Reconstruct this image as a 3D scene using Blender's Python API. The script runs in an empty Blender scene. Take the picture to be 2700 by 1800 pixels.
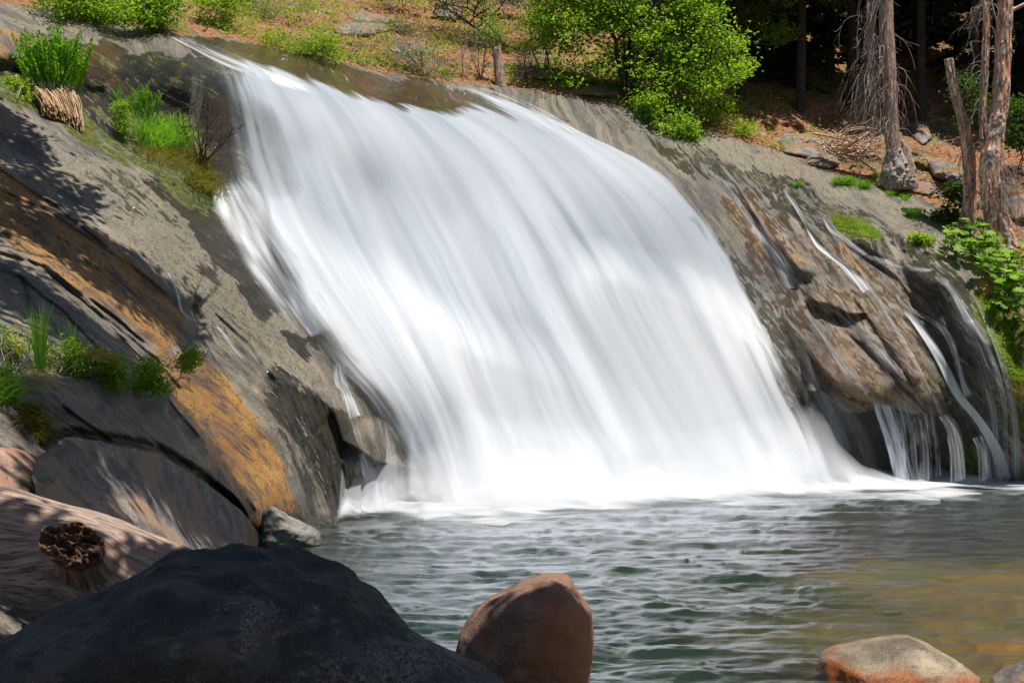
import bpy, math, random
import numpy as np
from mathutils import Vector
R = math.radians
C = bpy.context.scene.collection
SC = bpy.context.scene
rng = np.random.default_rng(7)

# ------------------------------------------------------------------ camera, sky, sun, exposure
F, HZ, CZ = 3750.0, 987.0, 3.2            # focal length and horizon row of the 2700 px wide photograph, eye height above the pool
cam = bpy.data.objects.new('camera', bpy.data.cameras.new('camera'))
C.objects.link(cam)
cam.location = (0, 0, CZ)
cam.rotation_euler = (R(90), 0, 0)
cam.data.sensor_width = 36
cam.data.lens = F / 2700 * 36
cam.data.shift_y = (HZ - 900) / 2700
cam.data.clip_start = 0.1
cam.data.clip_end = 2000
SC.camera = cam

SUN = np.array([0.24, -0.16, 0.955]); SUN /= np.linalg.norm(SUN)     # direction towards the sun
world = bpy.data.worlds.new('World'); SC.world = world; world.use_nodes = True
wt = world.node_tree
sky = wt.nodes.new('ShaderNodeTexSky'); sky.sky_type = 'NISHITA'; sky.sun_disc = False
sky.sun_elevation = math.asin(SUN[2]); sky.sun_rotation = math.atan2(SUN[0], SUN[1])
wt.links.new(sky.outputs[0], wt.nodes['Background'].inputs[0])
wt.nodes['Background'].inputs[1].default_value = 0.055
sun = bpy.data.objects.new('sun', bpy.data.lights.new('sun', 'SUN')); C.objects.link(sun)
sun.data.energy = 5.0; sun.data.angle = R(0.5); sun.data.color = (1.0, 0.945, 0.85)
sun.rotation_euler = Vector(SUN).to_track_quat('Z', 'Y').to_euler()
SC.view_settings.view_transform = 'Standard'; SC.view_settings.look = 'None'
SC.view_settings.exposure = 0.34; SC.view_settings.gamma = 1
SC.cycles.transparent_max_bounces = 24
SC.cycles.max_bounces = 8; SC.cycles.diffuse_bounces = 3; SC.cycles.glossy_bounces = 3
SC.cycles.caustics_reflective = False; SC.cycles.caustics_refractive = False
SC.cycles.sample_clamp_indirect = 6

# ------------------------------------------------------------------ numeric helpers
def P3(px, py, Y):
    """photograph pixel at distance Y -> point in metres"""
    px, py, Y = np.asarray(px, float), np.asarray(py, float), np.asarray(Y, float)
    return np.stack([(px - 1350) / F * Y, Y + 0 * px, CZ - (py - HZ) / F * Y], -1)

def _hash(ix, iy, iz, seed):
    h = (ix.astype(np.uint32) * np.uint32(374761393) + iy.astype(np.uint32) * np.uint32(668265263)
         + iz.astype(np.uint32) * np.uint32(2147483647) + np.uint32(seed * 974634777 & 0xffffffff))
    h = (h ^ (h >> np.uint32(13))) * np.uint32(1274126177)
    h = h ^ (h >> np.uint32(16))
    return (h & np.uint32(0xffffff)).astype(np.float32) / np.float32(0xffffff) * 2 - 1

def vnoise(p, seed=0):
    """value noise, about -1..1; p is (n, 3)"""
    p = np.asarray(p, np.float32)
    i = np.floor(p).astype(np.int64); f = p - i
    f = f * f * f * (f * (f * 6 - 15) + 10)
    out = 0
    for dx in (0, 1):
        wx = f[:, 0] if dx else 1 - f[:, 0]
        for dy in (0, 1):
            wy = f[:, 1] if dy else 1 - f[:, 1]
            for dz in (0, 1):
                wz = f[:, 2] if dz else 1 - f[:, 2]
                out = out + wx * wy * wz * _hash(i[:, 0] + dx, i[:, 1] + dy, i[:, 2] + dz, seed)
    return out

def fbm(p, octaves=4, seed=0, gain=0.5, lac=2.03):
    p = np.asarray(p, np.float32)
    a, s = 1.0, 0
    for o in range(octaves):
        s = s + a * vnoise(p, seed + o * 17); p = p * lac + 3.7; a *= gain
    return s

def ridged(p, octaves=4, seed=0):
    p = np.asarray(p, np.float32); a, s = 1.0, 0
    for o in range(octaves):
        s = s + a * (1 - np.abs(vnoise(p, seed + o * 13)) * 2); p = p * 2.03 + 1.3; a *= 0.5
    return s

def sst(a, b, x):
    t = np.clip((x - a) / (b - a), 0, 1); return t * t * (3 - 2 * t)

def seg_dist(x, y, pts, closed=False):
    """distance to a polyline and its signed side (positive: below / to the right-hand side when walking along it)"""
    pts = list(pts); pr = list(zip(pts, pts[1:] + pts[:1])) if closed else list(zip(pts, pts[1:]))
    best = np.full(x.shape, 1e9, np.float32); side = np.zeros(x.shape, np.float32); tt = np.zeros(x.shape, np.float32)
    n = len(pr)
    for k, ((ax, ay), (bx, by)) in enumerate(pr):
        dx, dy = bx - ax, by - ay; L = dx * dx + dy * dy + 1e-9
        t = np.clip(((x - ax) * dx + (y - ay) * dy) / L, 0, 1)
        ex, ey = x - ax - t * dx, y - ay - t * dy
        d = np.sqrt(ex * ex + ey * ey); m = d < best
        best = np.where(m, d, best); side = np.where(m, np.sign(dx * ey - dy * ex), side); tt = np.where(m, (k + t) / n, tt)
    return best, side, tt

def inside(x, y, poly):
    c = np.zeros(x.shape, bool); n = len(poly)
    for k in range(n):
        (ax, ay), (bx, by) = poly[k], poly[(k + 1) % n]
        if ay == by: continue
        c ^= ((ay > y) != (by > y)) & (x < (bx - ax) * (y - ay) / (by - ay) + ax)
    return c

def polymask(x, y, poly, soft):
    d, _, _ = seg_dist(x, y, poly, True)
    d = np.where(inside(x, y, poly), d, -d)
    return sst(-soft, soft, d)

# ------------------------------------------------------------------ object helpers
def link(o, parent=None):
    C.objects.link(o)
    if parent is not None: o.parent = parent
    return o

def tag(o, label=None, cat=None, group=None, kind=None):
    for k, v in (('label', label), ('category', cat), ('group', group), ('kind', kind)):
        if v: o[k] = v
    return o

def empty(name, loc, label, cat, group=None, kind=None):
    o = bpy.data.objects.new(name, None); o.location = loc; o.empty_display_size = .2; link(o)
    return tag(o, label, cat, group, kind)

def mesh(name, V, faces, material, parent=None, smooth=True, attrs=None, uv=None, mats=None, mi=None, world_in_parent=True):
    """faces: (n, k) int array (k = 3 or 4) or list of such; V in world metres, moved into the parent's frame"""
    V = np.asarray(V, np.float32)
    if parent is not None and world_in_parent:
        V = V - np.array(abs_loc(parent), np.float32)
    fl = faces if isinstance(faces, list) else [faces]
    fl = [np.asarray(f, np.int32) for f in fl if len(f)]
    me = bpy.data.meshes.new(name)
    me.vertices.add(len(V)); me.vertices.foreach_set('co', V.ravel())
    idx = np.concatenate([f.ravel() for f in fl]); tot = np.concatenate([np.full(len(f), f.shape[1], np.int32) for f in fl])
    me.loops.add(len(idx)); me.loops.foreach_set('vertex_index', idx)
    me.polygons.add(len(tot)); st = np.zeros(len(tot), np.int32); st[1:] = np.cumsum(tot)[:-1]
    me.polygons.foreach_set('loop_start', st); me.polygons.foreach_set('loop_total', tot)
    if smooth: me.polygons.foreach_set('use_smooth', np.ones(len(tot), bool))
    if uv is not None:
        l = me.uv_layers.new(name='UVMap'); l.data.foreach_set('uv', np.asarray(uv, np.float32)[idx].ravel())
    for k, a in (attrs or {}).items():
        a = np.asarray(a, np.float32)
        at = me.attributes.new(k, 'FLOAT', 'POINT'); at.data.foreach_set('value', a.ravel())
    me.update(calc_edges=True); me.validate()
    if material is not None: me.materials.append(material)
    return link(bpy.data.objects.new(name, me), parent)

def abs_loc(o):
    v = np.zeros(3)
    while o is not None:
        v += np.array(o.location); o = o.parent
    return v

def gridfaces(nu, nv, wrap=False):
    """vertex index = i * nv + j"""
    i, j = np.meshgrid(np.arange(nu if wrap else nu - 1), np.arange(nv - 1), indexing='ij')
    i2 = (i + 1) % nu
    return np.stack([i * nv + j, i2 * nv + j, i2 * nv + j + 1, i * nv + j + 1], -1).reshape(-1, 4)

def tubes(lines, radii, sides=5, seed=0, rough=0):
    """lines: list of (k, 3) arrays; radii: list of (k,) arrays -> V, faces, t (0..1 along each)"""
    VV, FF, TT, n = [], [], [], 0
    ang = np.linspace(0, 2 * math.pi, sides, endpoint=False)
    for L, r in zip(lines, radii):
        L = np.asarray(L, float); k = len(L); r = np.broadcast_to(np.asarray(r, float), (k,))
        T = np.gradient(L, axis=0); T /= np.linalg.norm(T, axis=1, keepdims=True) + 1e-9
        ref = np.array([0.31, 0.2, 0.93]) if abs(T[0][2]) < .8 else np.array([0.9, 0.3, 0.1])
        A = np.cross(T, ref); A /= np.linalg.norm(A, axis=1, keepdims=True) + 1e-9
        B = np.cross(T, A)
        V = L[:, None] + r[:, None, None] * (np.cos(ang)[None, :, None] * A[:, None] + np.sin(ang)[None, :, None] * B[:, None])
        VV.append(V.reshape(-1, 3)); TT.append(np.repeat(np.linspace(0, 1, k), sides))
        i, j = np.meshgrid(np.arange(k - 1), np.arange(sides), indexing='ij'); j2 = (j + 1) % sides
        FF.append(np.stack([i * sides + j, i * sides + j2, (i + 1) * sides + j2, (i + 1) * sides + j], -1).reshape(-1, 4) + n)
        if sides == 4 or sides == 3: pass
        n += k * sides
    return np.concatenate(VV), np.concatenate(FF), np.concatenate(TT)

def leafmesh(pts, size, seed=0, up=0.35, aspect=1.9, dirs=None, fold=0.18, jit=0.35):
    """one bent two-triangle-pair leaf per point -> V, faces (quads), tint"""
    r = np.random.default_rng(seed); n = len(pts)
    nrm = r.normal(size=(n, 3)); nrm[:, 2] = np.abs(nrm[:, 2]) + up; nrm /= np.linalg.norm(nrm, axis=1, keepdims=True)
    d = r.normal(size=(n, 3)) if dirs is None else dirs + r.normal(size=(n, 3)) * .45
    d -= (d * nrm).sum(1, keepdims=True) * nrm; d /= np.linalg.norm(d, axis=1, keepdims=True) + 1e-9
    s = np.cross(nrm, d); L = size * (1 + jit * r.uniform(-1, 1, n)); L = L[:, None]; W = L / aspect
    a = pts - d * L * .5; b = pts + d * L * .5; f = nrm * L * fold
    V = np.stack([a, pts + s * W * .5 - f * .6, b - f * .8, pts - s * W * .5 - f * .6, pts + f * .2], 1)     # base, side, tip, side, midrib
    i = np.arange(n)[:, None] * 5
    Fc = np.concatenate([i + np.array([[0, 1, 2, 4]]), i + np.array([[0, 4, 2, 3]])])
    return V.reshape(-1, 3), Fc, np.repeat(r.uniform(0, 1, n), 5)

# ------------------------------------------------------------------ material helpers
class M:
    def __init__(s, name):
        s.m = bpy.data.materials.new(name); s.m.use_nodes = True; s.t = s.m.node_tree; s.t.nodes.clear()
    def n(s, typ, ins=None, **props):
        nd = s.t.nodes.new('ShaderNode' + typ)
        for k, v in props.items(): setattr(nd, k, v)
        for k, v in (ins or {}).items(): s.set(nd.inputs[k], v)
        return nd
    def set(s, sock, v):
        if isinstance(v, bpy.types.NodeSocket): s.t.links.new(v, sock)
        elif isinstance(v, (tuple, list)) and len(v) == 3 and sock.type == 'RGBA': sock.default_value = (*v, 1)
        else: sock.default_value = v
    def attr(s, a): return s.n('Attribute', attribute_name=a).outputs['Fac']
    def obj(s): return s.n('TexCoord').outputs['Object']
    def uv(s): return s.n('TexCoord').outputs['UV']
    def map(s, vec, sc=(1, 1, 1), rot=(0, 0, 0), loc=(0, 0, 0)):
        return s.n('Mapping', {'Vector': vec, 'Scale': sc, 'Rotation': rot, 'Location': loc}).outputs[0]
    def noise(s, vec, scale=1, detail=4, rough=.55, dist=0):
        return s.n('TexNoise', {'Vector': vec, 'Scale': scale, 'Detail': detail, 'Roughness': rough, 'Distortion': dist}).outputs['Fac']
    def vor(s, vec, scale=1, feature='F1', out='Distance'):
        return s.n('TexVoronoi', {'Vector': vec, 'Scale': scale}, feature=feature).outputs[out]
    def math(s, op, a, b=0.0, clamp=False, c=0.0):
        nd = s.n('Math', operation=op, use_clamp=clamp); s.set(nd.inputs[0], a); s.set(nd.inputs[1], b); s.set(nd.inputs[2], c)
        return nd.outputs[0]
    def rng(s, v, a, b, c=0.0, d=1.0):
        return s.n('MapRange', {'Value': v, 'From Min': a, 'From Max': b, 'To Min': c, 'To Max': d}, interpolation_type='SMOOTHSTEP').outputs[0]
    def mix(s, f, a, b, mode='MIX'):
        nd = s.n('Mix', data_type='RGBA', blend_type=mode, clamp_factor=True)
        s.set(nd.inputs[0], f); s.set(nd.inputs[6], a); s.set(nd.inputs[7], b); return nd.outputs[2]
    def ramp(s, f, stops, interp='LINEAR'):
        nd = s.n('ValToRGB', {'Fac': f}); cr = nd.color_ramp; cr.interpolation = interp
        while len(cr.elements) < len(stops): cr.elements.new(.5)
        for e, (p, c) in zip(cr.elements, stops):
            e.position = p; e.color = (*c, 1) if len(c) == 3 else c
        return nd.outputs[0]
    def bump(s, h, strength=.5, dist=.05, normal=None):
        ins = {'Height': h, 'Strength': strength, 'Distance': dist}
        if normal is not None: ins['Normal'] = normal
        return s.n('Bump', ins).outputs[0]
    def bsdf(s, col, rough=.8, normal=None, **kw):
        ins = {'Base Color': col, 'Roughness': rough}
        if normal is not None: ins['Normal'] = normal
        ins.update({k.replace('_', ' '): v for k, v in kw.items()})
        return s.n('BsdfPrincipled', ins).outputs[0]
    def out(s, sh):
        s.t.links.new(sh, s.n('OutputMaterial').inputs['Surface']); return s.m

# ------------------------------------------------------------------ the gorge: rock face, hillside
CP = np.array([  # photograph column, row, distance in metres
 # stream above the fall and the lip
 (420,90,40),(480,110,39.5),(560,185,37.6),(500,165,37.8),(640,125,43),(640,205,38.7),(850,165,44.5),(850,230,42),(850,290,40.2),
 (1000,195,46),(1000,300,41.6),(1180,220,47),(1200,330,43),(1300,235,47.5),(1450,300,46),(1450,400,43.6),(1600,350,45.6),(1780,430,45),(1700,520,43.5),
 # bed of the fall
 (600,400,36.4),(650,550,35.2),(800,400,38.6),(1000,500,39.6),(1200,600,40.1),(900,700,36.7),(1100,850,36.6),(1350,800,38.5),(1600,750,40.5),(1800,700,43),
 (2000,750,43.3),(1900,950,41.4),(1600,1000,38.6),(1300,1050,36.4),(1000,1050,33.9),(900,950,33.8),(1350,1335,34.5),(1000,1340,33.6),(1700,1310,36.8),
 (2100,1290,39.6),(1350,1460,33.4),(1000,1460,32.8),(1700,1440,35.6),(2100,1410,38.6),
 # left slab
 (0,100,35.5),(0,20,38),(250,60,39.5),(0,230,32.4),(200,320,33),(0,400,29.8),(200,500,30),(300,420,32.4),(450,480,33.4),(560,560,34.3),
 (0,600,26),(200,700,26.5),(400,650,29.5),(600,700,32.4),(700,850,32.3),(450,850,28),(250,850,24.5),(0,850,21.5),(600,950,29.8),(500,1050,26.2),
 (700,1100,29.5),(850,1200,31),(950,1280,32.2),(640,1200,27.5),(750,1350,28),(800,1395,29.2),(690,1420,27),(700,1520,26),(860,1490,29),(950,1360,32.4),
 (400,1000,24.2),(100,1000,19.5),(300,1100,20.4),(500,1250,23),(650,1400,25.5),(300,1300,18.6),(0,1150,16.8),(100,1300,16.2),(500,1430,21.6),
 (0,1450,13.6),(300,1500,15.6),(600,1550,20),(0,1800,10),(400,1800,12.5),(700,1700,17),
 # mossy wall left of the fall and the shelf below it
 (120,70,38.6),(120,130,37.3),(240,150,37.2),(240,260,36.2),(330,150,38.2),(330,300,36.6),(450,150,38.3),(450,340,36.6),(540,330,36.8),
 (120,250,34.4),(330,380,34.6),(480,430,34.8),(560,480,35.2),
 # right slab, undercut and wall
 (2000,420,47),(1900,360,48),(2200,470,46),(2400,560,44.6),(2550,640,43.2),(2640,640,43),(2700,750,41.6),(2000,480,45.6),(2200,560,44.3),(2350,610,43.6),
 (1900,560,44.5),(2050,650,43.6),(2200,720,42.6),(2100,850,42),(2250,900,41.2),(2300,1040,40.5),(2200,1000,40.8),(2130,1060,41.1),(2430,1050,40.6),
 (2300,1110,41.2),(2350,1250,41.8),(2430,1120,41.1),(2450,760,41.4),(2450,900,40.8),(2550,850,40.5),(2600,1000,40.3),(2650,1200,40.8),(2500,1150,41.5),
 (2500,1280,42.2),(2690,950,40.3),(2690,1100,40.3),(2690,1270,41.4),(2900,800,40.2),(2900,1200,40.2),(3200,900,39),(3200,1250,40),(2900,620,42),(3200,620,41),
 (2350,1420,41),(2690,1420,40.4),(3200,1420,39),(1000,1860,24),(1700,1860,25),(2700,1860,28),(3200,1860,27),(700,1860,18),
 # hillside behind
 (0,-20,42),(0,-200,52),(300,0,46),(300,45,43.5),(500,60,45),(500,0,50),(800,100,47),(800,0,54),(1000,130,48.6),(1000,0,56),(1300,200,49.5),(1300,100,54),
 (1300,0,59),(1600,240,49.6),(1600,100,56),(1600,0,61),(1900,320,50),(1900,200,55),(1900,0,63),(2200,400,49.4),(2200,250,55),(2200,0,65),(2500,500,47),
 (2500,350,53),(2500,100,62),(2500,0,66),(2700,600,45),(2700,400,50),(2700,100,62),(2900,400,49),(3200,400,47),(3200,0,58),
 (0,-300,58),(700,-300,74),(1500,-300,80),(2300,-300,82),(3200,-300,74),(-300,0,36),(-500,100,32),(-500,-200,46),(-500,500,24),(-500,1000,16),(-500,1400,12),(-500,1800,8.5),
], float)

def tps_fit(cp, lam=0.02):
    q = cp[:, :2] / 500.0; n = len(q)
    d2 = ((q[:, None] - q[None]) ** 2).sum(-1)
    K = .5 * d2 * np.log(d2 + 1e-12); K[np.arange(n), np.arange(n)] = lam * .1
    A = np.zeros((n + 3, n + 3)); A[:n, :n] = K; A[:n, n] = 1; A[:n, n + 1:] = q; A[n, :n] = 1; A[n + 1:, :n] = q.T
    return q, np.linalg.solve(A, np.concatenate([1 / cp[:, 2] * 40, np.zeros(3)]))

def tps_eval(fit, x, y):
    q, w = fit; n = len(q); out = np.empty(x.size, np.float32); X, Yv = x.ravel() / 500.0, y.ravel() / 500.0
    for s in range(0, x.size, 40000):
        a, b = X[s:s + 40000], Yv[s:s + 40000]
        d2 = (a[:, None] - q[:, 0]) ** 2 + (b[:, None] - q[:, 1]) ** 2
        out[s:s + 40000] = (.5 * d2 * np.log(d2 + 1e-12)) @ w[:n] + w[n] + a * w[n + 1] + b * w[n + 2]
    return 40 / out.reshape(x.shape)

FIT = tps_fit(CP)
GX0, GX1, GY0, GY1, GS = -420, 3120, -240, 1860, 3.6
gx = np.arange(GX0, GX1, GS); gy = np.arange(GY0, GY1, GS)
PX, PY = np.meshgrid(gx, gy, indexing='ij')
cx = np.arange(GX0 - 8, GX1 + 16, 8.0); cy = np.arange(GY0 - 8, GY1 + 16, 8.0)
CX, CY = np.meshgrid(cx, cy, indexing='ij')
COARSE = tps_eval(FIT, CX, CY)

def bilin(A, x0, y0, s, x, y):
    u = np.clip((np.asarray(x, float) - x0) / s, 0, A.shape[0] - 1.001); v = np.clip((np.asarray(y, float) - y0) / s, 0, A.shape[1] - 1.001)
    i, j = u.astype(int), v.astype(int); fu, fv = u - i, v - j
    return A[i, j] * (1 - fu) * (1 - fv) + A[i + 1, j] * fu * (1 - fv) + A[i, j + 1] * (1 - fu) * fv + A[i + 1, j + 1] * fu * fv

def baseY(x, y): return bilin(COARSE, cx[0], cy[0], 8.0, x, y)
Y0 = baseY(PX, PY).astype(np.float32)
Q = P3(PX, PY, Y0).reshape(-1, 3).astype(np.float32)

# silhouette of the rock against the hillside
SIL = [(-420,40),(0,8),(120,30),(250,58),(330,70),(420,88),(470,96),(600,104),(700,124),(850,156),(1000,192),(1100,208),(1200,222),(1330,232),(1430,246),(1560,262),(1660,290),(1760,312),(1850,345),
       (2050,400),(2180,452),(2320,498),(2420,520),(2500,566),(2560,610),(2640,690),(2720,770),(3120,900)]
sx, sy = np.array(SIL, float).T
def sil(x): return np.interp(x, sx, sy)
silY = sil(PX)

# strike coordinates: u across the joints and streaks of the rock, v along them (in hundreds of photograph pixels at 33 m)
LEFT = 1 - sst(900, 1500, PX + .5 * (PY - 700))
wl = LEFT
aL = R(37) + R(10) * sst(500, 900, PX) ; aR = R(44) + R(14) * sst(500, 1100, PY)
A0 = wl * aL + (1 - wl) * aR
warp = fbm(Q * .35, 3, 5).reshape(PX.shape) * .18
U = wl * (-np.sin(R(40)) * PX + np.cos(R(40)) * PY) / 100 + (1 - wl) * (-np.sin(R(50)) * PX + np.cos(R(50)) * PY) / 100 + warp
V_ = wl * (np.cos(R(40)) * PX + np.sin(R(40)) * PY) / 100 + (1 - wl) * (np.cos(R(50)) * PX + np.sin(R(50)) * PY) / 100

dY = np.zeros(PX.shape, np.float32)          # positive: away from the camera
x_, y_ = PX, PY
jx = fbm(Q * .9, 3, 21).reshape(PX.shape) * 5; jy = fbm(Q * .9, 3, 22).reshape(PX.shape) * 5
def ledge(pts, amount, fade, sharp=7, side=1):
    """a step: the rock on one side of the line stands out by amount and runs back into the slope over fade px"""
    global dY
    d, s, t = seg_dist(x_ + jx, y_ + jy, pts); sd = d * s * side
    end = sst(0, .12, t) * (1 - sst(.88, 1, t))
    dY -= amount * end * sst(-sharp, sharp, sd) * np.exp(-np.maximum(sd, 0) / fade) * (sd < fade * 5)
def crack(pts, depth, width):
    global dY
    d, s, t = seg_dist(x_ + jx * .8, y_ + jy * .8, pts)
    dY += depth * np.exp(-(d / width) ** 2) * sst(0, .08, t) * (1 - sst(.92, 1, t))
def bulge(cx_, cy_, rx, ry, ang, amount, p=2.0):
    global dY
    c, s = math.cos(R(ang)), math.sin(R(ang)); a = ((x_ + jx - cx_) * c + (y_ + jy - cy_) * s) / rx; b = (-(x_ + jx - cx_) * s + (y_ + jy - cy_) * c) / ry
    r2 = (np.abs(a) ** p + np.abs(b) ** p) ** (2 / p)
    dY -= amount * sst(0, 1, 1 - r2) ** .8

# left slab: joints running down to the right, shelf with the plants, steps
for k, (x0, y0, L, a) in enumerate([(-60,560,560,40),(20,640,480,43),(100,690,420,44),(180,760,360,45),(40,720,330,43),(260,700,300,44),(430,1040,420,52),(500,940,300,46),(330,880,220,45),(60,1040,420,38),(150,1060,380,40),(260,1050,330,42),(560,820,260,48),(620,1000,330,58),(-40,420,420,36),(200,560,330,38)]):
    e = (x0 + L * math.cos(R(a)), y0 + L * math.sin(R(a))); fa = .6
    m = ((x0 + e[0]) / 2 + 8, (y0 + e[1]) / 2 - 10)
    ledge([(x0, y0), m, e], .11 + .05 * (k % 3), 34, 3, 1 if k % 2 else -1)
    crack([(x0, y0), m, e], .10, 3.5)
ledge([(-80,905),(40,985),(180,1000),(330,985),(430,1000),(520,935)], .55, 90, 9)          # shelf edge
crack([(-60,930),(60,975),(200,960),(330,985),(420,985)], .5, 26)
ledge([(425,1010),(520,1120),(600,1240),(650,1330),(690,1400)], .8, 130, 8)                # dark slab in front of the golden slab
crack([(500,800),(525,850),(520,900)], .35, 14)
crack([(100,1185),(120,1160),(190,1140),(300,1160),(420,1186),(520,1245),(600,1310),(670,1390)], .7, 13)
crack([(70,650),(180,730),(330,870),(420,930)], .14, 5); crack([(-40,700),(60,735),(75,800),(60,860)], .16, 6); crack([(200,455),(330,505),(420,480),(470,500)], .10, 5); crack([(420,480),(370,540),(350,600)], .10, 5); crack([(560,800),(700,930),(760,1000)], .10, 5); crack([(470,1000),(600,1150),(700,1330)], .10, 5)
ledge([(-60,640),(120,700),(300,830),(400,920)], .22, 50, 4, -1); ledge([(-40,480),(140,560),(330,690),(480,800)], .18, 50, 4, -1)
ledge([(480,880),(512,780),(535,800)], .3, 40, 6, -1)
ledge([(240,250),(330,330),(430,410),(520,450),(600,540),(660,640),(740,760)], .22, 60, 10)
ledge([(150,420),(280,500),(400,470),(480,560),(560,640)], .12, 45, 5)
ledge([(690,960),(760,1000),(860,1030),(905,1080)], .25, 60, 6)
for k in range(7):
    crack([(705 + 22 * k, 985 + 9 * k), (760 + 22 * k, 1110 + 12 * k), (800 + 18 * k, 1260), (850 + 12 * k, 1360)], .13, 6)
ledge([(860,1040),(900,1160),(980,1220),(1110,1250),(1130,1340)], .5, 70, 9, -1)
bulge(1055,1270,70,75,20,.55); bulge(990,1180,80,110,60,.5); bulge(1085,1310,38,30,0,.4)
# mossy wall: overhanging top edge
ledge([(0,60),(120,100),(240,95),(340,112),(430,150),(540,175)], .5, 60, 8)
ledge([(-60,118),(60,140),(150,160),(240,160)], .35, 50, 5)
crack([(-60,185),(30,188),(70,196)], 1.1, 24); crack([(200,240),(260,258),(300,285)], .4, 22)
# right slab
bulge(2450,712,95,58,38,.55); bulge(2530,820,130,42,62,.3); bulge(2175,790,70,26,34,.3); bulge(2190,930,210,85,52,.30)
bulge(2390,970,240,66,52,.2); bulge(2120,700,46,24,34,.2); bulge(2062,660,100,34,52,.2); bulge(2310,650,90,24,27,.2); bulge(2645,980,150,46,66,.3)
ledge([(2110,790),(2180,800),(2240,830),(2290,828)], .35, 30, 5, -1)
ledge([(2105,1035),(2190,1040),(2300,1055),(2400,1100),(2470,1090)], .45, 90, 7, -1)
ledge([(1950,440),(2090,500),(2230,560),(2380,650)], .25, 60, 9, 1)
ledge([(2370,610),(2380,660),(2460,660),(2560,700)], .2, 40, 5, -1)
for k, pts in enumerate([[(1930,470),(2000,600),(2080,700),(2190,790)],[(2080,560),(2150,640),(2240,720),(2300,760)],[(2200,620),(2290,690),(2370,740),(2480,880),(2560,1060),(2600,1250)],
                         [(2370,820),(2440,960),(2530,1110),(2570,1250)],[(2210,860),(2330,960),(2450,1080)],[(1880,430),(1960,560),(2010,640)],[(2240,770),(2330,900),(2420,1030)],[(2030,420),(2160,480),(2330,560)]]):
    crack(pts, .10, 9); ledge(pts, .12, 40, 5, 1 if k % 2 else -1)
# rock bench with a dark riser in front of the green tree
ledge([(1440,258),(1500,262),(1570,280),(1650,290),(1730,325)], .5, 60, 5)
ledge([(2050,415),(2200,455),(2330,500),(2420,540)], .35, 60, 5)

# weathering: flakes along the strike, pits, finer grain
UVp = np.stack([U.ravel() * 1.0, V_.ravel() * .16, np.zeros(U.size)], 1)
rock = (silY < PY + 25)
fl = ridged(UVp * np.array([1.5, 1.3, 1]), 4, 41).reshape(PX.shape) * .034 + fbm(UVp * np.array([6, 5, 1]), 3, 42).reshape(PX.shape) * .020
gr = fbm(Q * np.array([1.1, 1.1, 1.1]), 5, 43, gain=.5).reshape(PX.shape) * .055
lump = fbm(Q * .33, 3, 44).reshape(PX.shape) * .12 + (.09 * np.maximum(0, ridged(UVp * np.array([.55, 1.3, 1]), 3, 47) - .6)).reshape(PX.shape)
FALLZ = polymask(x_, y_, [(520,180),(800,180),(1300,240),(1800,440),(2050,700),(2250,1290),(1000,1340),(760,900),(560,520)], 40)
dY += (fl + gr) * (1 - .85 * FALLZ) + lump * (1 - .9 * FALLZ)
hill = sst(8, -30, PY - silY)
dY += hill * (fbm(Q * .5, 5, 61).reshape(PX.shape) * .5 + .35 * np.maximum(0, ridged(Q * np.array([.22, .22, .5]), 3, 62).reshape(PX.shape) - .9))
YF = Y0 + dY
PF = P3(PX, PY, YF)
def surfY(x, y): return bilin(YF, GX0, GY0, GS, x, y)
def SP(x, y, off=0.0):
    """point on the rock or hillside seen at a photograph pixel, off metres towards the eye"""
    return P3(x, y, surfY(x, y) - off)

# stains and growth with a shape of their own
nz = fbm(Q * .8, 4, 71).reshape(PX.shape); nz2 = fbm(UVp * np.array([2.2, 2.2, 1]), 4, 72).reshape(PX.shape)
X2, Y2 = x_ + nz * 26 + nz2 * 22, y_ + nz * 26 - nz2 * 18
def pm(poly, soft): return polymask(X2, Y2, poly, soft)
wet = np.zeros(PX.shape); orange = wet.copy(); moss = wet.copy(); pale = wet.copy(); red = wet.copy()
for poly, a, s in [([(400,470),(520,500),(600,560),(680,650),(770,740),(770,830),(700,840),(620,760),(540,720),(500,600)], 1, 18),
                   ([(690,975),(800,1000),(900,1060),(960,1180),(930,1340),(870,1390),(810,1280),(740,1120)], .8, 16),
                   ([(195,95),(560,165),(585,450),(500,440),(380,360),(210,240)], 1, 14), ([(520,175),(620,205),(700,300),(760,480),(700,560),(600,530),(540,470)], 1, 16), ([(-50,180),(220,200),(430,380),(560,470),(480,470),(230,330),(-50,235)], .75, 16),
                   ([(430,1000),(520,1090),(640,1280),(700,1410),(640,1400),(560,1280),(440,1090)], .8, 14), ([(1000,900),(1150,1300),(2300,1290),(2200,1040),(2040,700),(1700,500),(600,400)], .6, 60),
                   ([(2120,1040),(2460,1090),(2600,1130),(2720,1280),(2720,1480),(2050,1480),(2050,1200)], 1, 14), ([(1880,430),(1990,450),(2110,640),(2160,800),(2080,900),(1960,640)], .55, 22), ([(2000,500),(2380,640),(2540,800),(2480,1080),(2120,1040),(2000,760)], .43, 40),
                   ([(2360,620),(2460,650),(2560,760),(2620,960),(2660,1250),(2560,1250),(2480,1010),(2390,800)], .7, 18), ([(1700,330),(2000,440),(2200,530),(2360,620),(2390,680),(2180,610),(1950,510),(1750,400)], .6, 12),
                   ([(470,95),(860,150),(1200,225),(1500,320),(1300,350),(900,290),(500,180)], .85, 14), ([(1330,240),(1650,270),(1760,330),(1900,390),(1700,380),(1500,300)], .25, 20),
                   ([(1960,640),(2150,740),(2300,880),(2250,1040),(2130,1040),(2010,800)], .35, 20), ([(600,1330),(900,1390),(1150,1340),(1150,1480),(600,1480)], .7, 14)]:
    wet = np.maximum(wet, a * pm(poly, s))
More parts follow.
